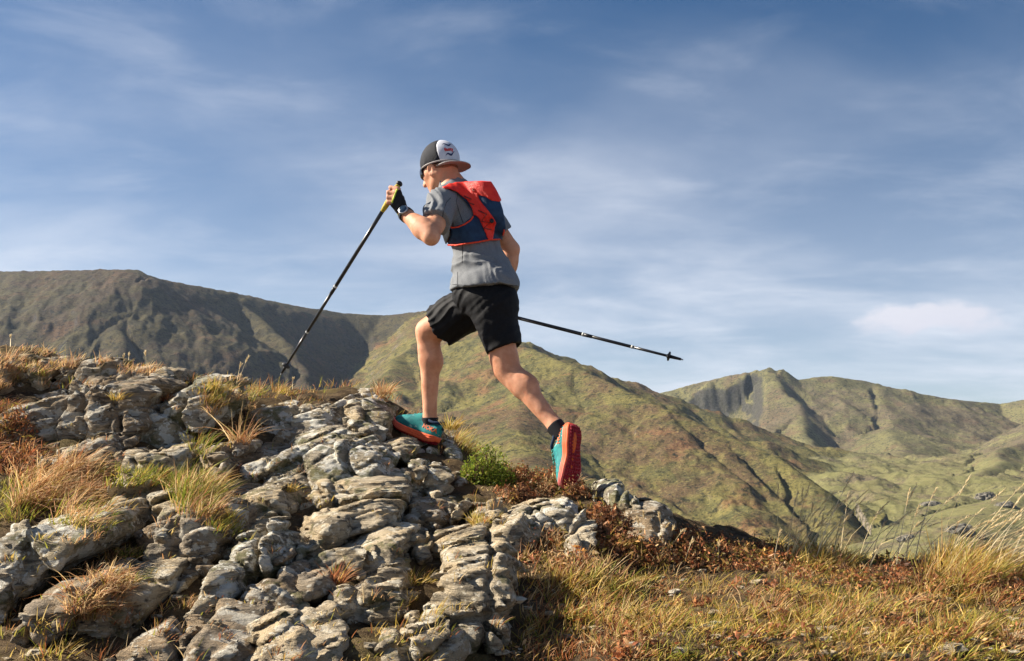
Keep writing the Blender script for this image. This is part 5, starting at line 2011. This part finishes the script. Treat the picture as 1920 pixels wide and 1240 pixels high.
def sow(poly, n, fn, slabs=True):
    for px, py in in_poly(n, poly):
        h_ = hit_px(px, py)
        if h_ is not None and h_[1][2] > .12 and (slabs or h_[2] == 'ground'):
            fn(h_[0])


def G(pal, nb, L, sp=.03, lean=(.25, -.05), fan=.55, droop=.5, w=.0032):
    def fn(p_):
        f1, f2 = float(fbm(p_[0] * 2.6, p_[1] * 2.6, 4.4, 2)), float(fbm(p_[0] * 4.1, p_[1] * 4.1, 9.4, 2))
        pl = pal
        if pal in ('gold', 'mix'):
            pl = ['rust', 'straw', 'mix', 'gold', 'gold', 'green'][int(np.clip(3.0 + 4.5 * f2 + RG.normal(0, .8), 0, 5))]
        meadow.tuft(p_, int(nb * RG.uniform(.6, 1.4)), L * np.clip(.95 + 1.7 * f1, .4, 1.9) * RG.uniform(.7, 1.2), sp, pl, (lean[0] + RG.normal(0, .12), lean[1] + RG.normal(0, .12)), w, fan, droop)
    return fn


Hh = lambda pal, nl, rad, hg, size=.010: (lambda p_: heath.mound(p_, nl, rad * RG.uniform(.7, 1.3), hg * RG.uniform(.5, 1.5), ['brown', 'brown', 'rust', 'olive', 'rust', 'straw', 'orange'][int(np.clip(3 + 4.2 * float(fbm(p_[0] * 3.5, p_[1] * 3.5, 1.1, 2)) + RG.normal(0, 1.1), 0, 6))], size * RG.uniform(.6, 1.5)))
# right: rust bilberry along the edge, golden turf in front
sow([(960, 1010), (1060, 960), (1130, 945), (1240, 985), (1300, 1002), (1400, 1014), (1500, 1035), (1560, 1060), (1560, 1080), (1400, 1068), (1200, 1062), (1050, 1078), (980, 1070)], 470, Hh('rust', 46, .055, .06), False)
sow([(945, 882), (970, 868), (1010, 872), (1060, 885), (1110, 905), (1100, 935), (1040, 925), (960, 960), (940, 940), (940, 915)], 130, Hh('rust', 60, .05, .065), False)
sow([(1480, 1040), (1920, 1060), (1920, 1120), (1480, 1100)], 170, Hh('rust', 40, .05, .06))
sow([(1000, 1100), (1500, 1085), (1920, 1090), (1920, 1239), (960, 1239)], 190, Hh('rust', 34, .05, .045))
sow([(980, 1085), (1200, 1065), (1420, 1080), (1500, 1040), (1640, 1042), (1920, 1052), (1920, 1239), (960, 1239)], 820, G('gold', 17, .066, .035, fan=.9))
sow([(1000, 1110), (1300, 1090), (1920, 1100), (1920, 1239), (960, 1239)], 300, G('mix', 12, .050, .04, fan=1.0))
sow([(1480, 1030), (1600, 1038), (1600, 1070), (1490, 1075)], 60, G('gold', 24, .12, .035))
sow([(1700, 1046), (1920, 1046), (1920, 1100), (1740, 1095)], 140, G('gold', 26, .15, .04, lean=(.35, 0)))
sow([(950, 980), (1250, 990), (1260, 1085), (960, 1090)], 110, G('straw', 12, .08, .03, lean=(.1, -.2)), False)
sow([(1060, 880), (1105, 890), (1108, 930), (1075, 915)], 30, G('straw', 14, .08, .025))
# left: straw and rust among the slabs
sow([(-40, 668), (50, 672), (100, 690), (60, 716), (-40, 735)], 120, G('straw', 18, .085, .035, lean=(.45, -.1)))
sow([(30, 690), (110, 690), (90, 712), (30, 716)], 24, G('green', 18, .07, .03))
sow([(20, 628), (70, 630), (120, 650), (90, 668), (40, 660)], 50, G('straw', 14, .075, .03, lean=(.4, 0)))
sow([(-10, 620), (30, 625), (24, 645), (-10, 648)], 22, G('straw', 14, .08, .03))
sow([(95, 680), (140, 676), (150, 690), (100, 692)], 20, G('straw', 14, .06, .025))
sow([(222, 676), (294, 682), (296, 700), (226, 700)], 46, G('straw', 14, .065, .025, lean=(.4, 0)))
sow([(176, 668), (204, 664), (206, 684), (180, 688)], 16, G('straw', 12, .06, .02))
sow([(370, 720), (420, 708), (470, 705), (545, 716), (550, 738), (470, 750), (430, 775), (380, 772)], 130, G('gold', 22, .085, .03, lean=(.3, -.1)))
sow([(400, 740), (470, 745), (500, 800), (470, 830), (410, 830), (395, 790)], 70, G('straw', 16, .13, .03, lean=(.2, -.5), droop=1.1))
sow([(480, 705), (560, 712), (560, 730), (490, 728)], 34, G('straw', 18, .075, .03))
sow([(340, 820), (380, 800), (400, 850), (350, 870)], 24, G('green', 14, .09, .03))
sow([(-40, 750), (30, 745), (78, 790), (82, 840), (50, 890), (-40, 895)], 110, G('rust', 20, .10, .04, lean=(.35, -.3), droop=.9))
sow([(-40, 760), (60, 780), (70, 880), (-40, 890)], 70, Hh('rust', 40, .05, .06))
sow([(20, 880), (130, 868), (200, 890), (210, 950), (150, 990), (110, 960), (40, 950)], 190, G('straw', 18, .13, .04, lean=(.6, -.15), droop=.8))
sow([(60, 940), (200, 930), (195, 1000), (140, 1000)], 60, G('green', 16, .09, .035, lean=(.4, 0)))
sow([(-20, 900), (70, 900), (60, 975), (-20, 985)], 60, G('green', 16, .07, .035))
sow([(190, 880), (290, 872), (400, 890), (410, 930), (380, 965), (340, 950), (320, 915), (200, 925)], 200, G('green', 20, .085, .035, lean=(.35, 0)))
sow([(300, 890), (410, 900), (400, 980), (360, 980)], 60, G('straw', 16, .08, .03, lean=(.4, 0)))
sow([(136, 1010), (190, 1000), (225, 1030), (235, 1100), (200, 1160), (140, 1160)], 120, G('straw', 20, .12, .035, lean=(.3, -.3), droop=1.0))
sow([(380, 960), (440, 960), (450, 1000), (400, 1000)], 30, G('gold', 14, .06, .025))
sow([(700, 710), (730, 715), (735, 745), (712, 745)], 26, G('straw', 14, .09, .02, lean=(.5, 0)))
sow([(830, 800), (870, 830), (900, 855), (870, 862)], 30, G('gold', 14, .09, .025, lean=(.4, 0)))
sow([(0, 640), (760, 700), (960, 900), (960, 1239), (0, 1239)], 260, G('mix', 9, .05, .02, lean=(.2, -.1)))
sow([(0, 1110), (960, 1110), (960, 1239), (0, 1239)], 110, G('gold', 15, .06, .035))
# hidden far side of the crest, so that the edge is not bare from a step aside
for k in range(420):
    x_ = RG.uniform(-2.6, 3.2)
    y_ = RG.uniform(5.0, 6.4)
    z_ = float(ground_base(x_, y_))
    meadow.tuft((x_, y_, z_ + .01), 14, .07, .05, 'mix' if x_ < .3 else 'gold')
meadow.build('meadow_grass', kind='stuff', origin=(0, 0, 0), label='short golden and straw coloured grass covering the ground between rocks')
V_, T_, c_ = heath.mesh()
hth = add('heather', V_, T_, LEAF, None, attr={'tint': c_}, smooth=False, kind='stuff', origin=(0, 0, 0), label='low rust red heath plants along the ridge edge')
TWIG = plain('twig_bark', (0.10, 0.055, 0.032), 0.9, 0.3, 200, 0)
add('twigs', *heath.twigs(), TWIG, hth, smooth=False, kind='stuff')

# ---- loose stones in the turf
sv_, sq_ = [], []
for k in range(240):
    px, py = RG.uniform(960, 1920), RG.uniform(1060, 1239)
    if k % 3 == 0:
        px = RG.uniform(0, 1150); py = RG.uniform(850, 1239)
    h_ = hit_px(px, py)
    if h_ is None:
        continue
    r_ = RG.uniform(.006, .022) * (1.6 if RG.uniform() > .85 else 1)
    n_ = 0
    ang = np.linspace(0, 2 * math.pi, 7, endpoint=False)
    rows = []
    for lat, zz in ((.75, -.5), (1.0, .0), (.72, .42)):
        rr_ = r_ * lat * RG.uniform(.75, 1.25, 7)
        rows.append(np.stack([rr_ * np.cos(ang) * 1.25, rr_ * np.sin(ang), np.full(7, zz * r_ * .8) + RG.normal(0, r_ * .1, 7)], 1))
    vv_ = np.concatenate(rows) + h_[0]
    b_ = len(sv_)
    sv_ += list(vv_)
    for a_ in range(2):
        for j in range(7):
            sq_.append((b_ + a_ * 7 + j, b_ + a_ * 7 + (j + 1) % 7, b_ + (a_ + 1) * 7 + (j + 1) % 7, b_ + (a_ + 1) * 7 + j))
    sq_.append(tuple(b_ + 14 + j for j in range(7)))
add('loose_stones', np.array(sv_), sq_, ROCK_A, smooth=False, kind='stuff', origin=(0, 0, 0), label='small loose stones lying in the turf')

# ---- tall flowering stalks on the right edge and a few on the left crest


def stalk(px, py, L, lean):
    h_ = hit_px(px, py)
    if h_ is None:
        return
    p_ = h_[0]
    stalks.tuft(p_, 1, L, .004, 'pale', (lean, RG.normal(0, .06)), .0042, .05, .30 + .9 * lean, 0)
    r, d, b, l_ = stalks.r[-1][0], stalks.d[-1][0], stalks.b[-1][0], stalks.L[-1][0]
    for t_ in np.linspace(.80, 1.0, 10):
        q_ = r + d * l_ * t_ + b * l_ * t_ * t_ * .5
        tang = unit(d + b * t_)
        n = 3
        stalks.r.append(np.repeat(q_[None], n, 0)); dd_ = tang + RG.normal(0, .30, (n, 3)); stalks.d.append(dd_ / np.linalg.norm(dd_, axis=1)[:, None])
        stalks.L.append(RG.uniform(.012, .022, n)); stalks.w.append(np.full(n, .0030)); stalks.b.append(np.zeros((n, 3)))
        stalks.c.append(np.array(PAL['pale'])[RG.integers(0, 3, n)])


for k in range(64):
    stalk(RG.uniform(1450, 1720), RG.uniform(1040, 1062), RG.uniform(.20, .46), RG.uniform(.05, .55))
for k in range(90):
    stalk(RG.uniform(1740, 1920), RG.uniform(1048, 1090), RG.uniform(.24, .50), RG.uniform(.30, .85))
for k in range(8):
    stalk(RG.uniform(1180, 1440), RG.uniform(1010, 1060), RG.uniform(.08, .16), RG.uniform(-.3, .5))
for k in range(20):
    stalk(RG.uniform(440, 560), RG.uniform(715, 730), RG.uniform(.06, .17), RG.uniform(-.2, .35))
for px in (232, 240, 250, 276, 20, 60, 104, 486, 482):
    stalk(px, 690 if px > 150 else 650, RG.uniform(.08, .14), RG.uniform(-.1, .4))
stalks.build('tall_dry_grass', kind='stuff', origin=(0, 0, 0), label='tall pale seeding grass stalks bending on the right edge')

# ---- plants that stand out one by one
TUFTS = [  # px, py, half width px, blades, length, palette, label
    (905, 978, 24, 260, .075, 'gold', 'yellow grass tuft on a dark clod between the slabs below the shrub'),
    (244, 1042, 16, 120, .070, 'green', 'small bright green grass tuft on the lower left slab'),
    (630, 1090, 16, 130, .100, 'rust', 'narrow rust coloured tuft among the slabs at the bottom centre'),
    (775, 1092, 42, 420, .080, 'gold', 'broad yellow green grass clump left of the ribbed block at the bottom'),
    (424, 890, 16, 160, .075, 'rust', 'rust red tuft left of the large central slab'),
    (310, 748, 22, 200, .060, 'rust', 'rust red tuft growing on the upper left rock face'),
    (220, 745, 12, 70, .060, 'gold', 'tiny yellow tuft in the crack of the upper left rock'),
    (240, 1090, 18, 120, .060, 'green', 'green grass tuft at the foot of the lower left slab'),
    (1160, 1022, 22, 200, .060, 'gold', 'golden tuft right of the leaning stone on the slope'),
    (1060, 905, 26, 200, .075, 'straw', 'straw coloured tuft around the toe of the rear shoe'),
    (718, 735, 14, 150, .095, 'straw', 'straw tuft on the tip of the central crest rock'),
    (545, 915, 12, 80, .050, 'gold', 'tiny golden tuft below the large central slab'),
    (845, 800, 14, 120, .090, 'gold', 'golden tuft behind the heel of the forward shoe'),
]
for px, py, hw, nb, L, pal, lab in TUFTS:
    h_ = hit_px(px, py)
    if h_ is None:
        h_ = (P(px, py, 4.6), None)
    bl = Blades()
    bl.tuft(h_[0], nb, L, hw * h_[0][1] / F, pal, (.2, -.1), .0032, .75, .6)
    bl.build('grass_tuft', label=lab, cat='grass tuft', group='single grass tufts among the rocks', origin=h_[0])

h_ = hit_px(915, 905)
shr = h_[0] if h_ is not None else P(915, 905, 4.7)
shrub = empty('shrub', shr, 'low bright green shrub on the slope between the runner\'s feet', 'shrub')
PAL['shrub'] = [(0.20, 0.27, 0.025), (0.30, 0.36, 0.04), (0.12, 0.18, 0.02), (0.40, 0.40, 0.06)]
sl = Leaves()
for px, py, hh in ((876, 894, .07), (884, 888, .10), (898, 884, .13), (914, 882, .135), (930, 883, .12), (945, 888, .09), (880, 906, .06), (898, 904, .09), (922, 902, .08), (940, 903, .06)):
    q_ = np.array([(px - HX) * shr[1] / F, shr[1] + RG.uniform(-.05, .06), (HY - py - 8) * shr[1] / F])
    sl.mound(q_, 480, .058, hh * 1.25, 'shrub', .0085)
V_, T_, c_ = sl.mesh()
add('foliage', V_, T_, LEAF, shrub, attr={'tint': c_}, smooth=False)
add('stems', *sl.twigs(), TWIG, shrub, smooth=False, kind='stuff')

# ---- crags standing in the far valley
CRAGS = [  # px, py, half width m, half height m, label
    (1745, 948, 9, 3.5, 'long dark rock band on the valley floor right of centre'),
    (1848, 936, 9, 6, 'dark domed crag in the valley near the right edge'),
    (1800, 1000, 8, 5, 'dark crag above the tall grass at the lower right of the valley'),
    (1885, 950, 7, 3.5, 'low dark crag at the brow of the brown knoll on the right'),
    (1700, 1012, 5, 3, 'small dark crag beside the stream bed in the valley'),
]
bpy.context.view_layer.update()
DEPS = bpy.context.evaluated_depsgraph_get()
CRAGM = Mat('crag_rock', 0.95, 0.1)
CRAGM.color(CRAGM.mix(CRAGM.ramp(CRAGM.noise(0.5, 6, 0.7), 0.4, 0.65), (0.09, 0.083, 0.068), (0.27, 0.245, 0.20))).bump(CRAGM.noise(0.8, 5, 0.7), 1.0, 1.5)
for k, (px, py, hw, hh, lab) in enumerate(CRAGS):
    o_ = Vector((0, 12, 12 * (HY - py) / F)); o_.x = (px - HX) * 12 / F
    d_ = Vector(P(px, py, 1.0)).normalized()
    loc = None
    for _ in range(12):
        ok, l_, n_, i_, ob_, m_ = SC.ray_cast(DEPS, o_, d_)
        if not ok:
            break
        if ob_.name in ('right_mountain', 'green_ridge', 'left_mountain') and l_.y > 200:
            loc = np.array(l_)
            break
        o_ = l_ + d_ * .05
    if loc is None:
        continue
    v = Vox(loc - np.array([hw * 1.6, hw * 1.4, hh * 1.5]), loc + np.array([hw * 1.6, hw * 1.4, hh * 1.8]), hw / 16, 99.)
    v.ell(loc, (hw, hw * .7, hh * .75), np.eye(3), 0)
    v.ell(loc + np.array([hw * .4, 2, hh * .1]), (hw * .6, hw * .6, hh * .8), np.eye(3), .5)
    v.disp(lambda x, y, z: -.42 * hh * (ridged(x / hw * 1.6, y / hw * 1.6, z / hw * 2.2 + k * 3.1, 3) - .8), hh * .7)
    Vc, Qc = v.mesh(0)
    add('crag', Vc, Qc, CRAGM.m, label=lab, cat='rock', group='crags in the far valley')
# ------------------------------------------------------------------ air between here and the far mountains
hv = np.array([(x_, y_, z_) for x_ in (-4900, 4900) for y_ in (-30, 3700) for z_ in (-160, 330)], float)
hf = [(0, 1, 3, 2), (4, 6, 7, 5), (0, 4, 5, 1), (2, 3, 7, 6), (0, 2, 6, 4), (1, 5, 7, 3)]
hm = bpy.data.materials.new('thin_air')
hm.use_nodes = True
hn, hl = hm.node_tree.nodes, hm.node_tree.links
hn.clear()
pv = hn.new('ShaderNodeVolumePrincipled')
pv.inputs['Color'].default_value = (0.58, 0.72, 0.95, 1)
pv.inputs['Density'].default_value = 0.00004
pv.inputs['Anisotropy'].default_value = 0.25
ho = hn.new('ShaderNodeOutputMaterial')
hl.new(pv.outputs[0], ho.inputs['Volume'])
add('haze', hv, hf, hm, origin=(0, 0, -160), smooth=False, kind='stuff', label='thin bluish haze over the valley and mountains')
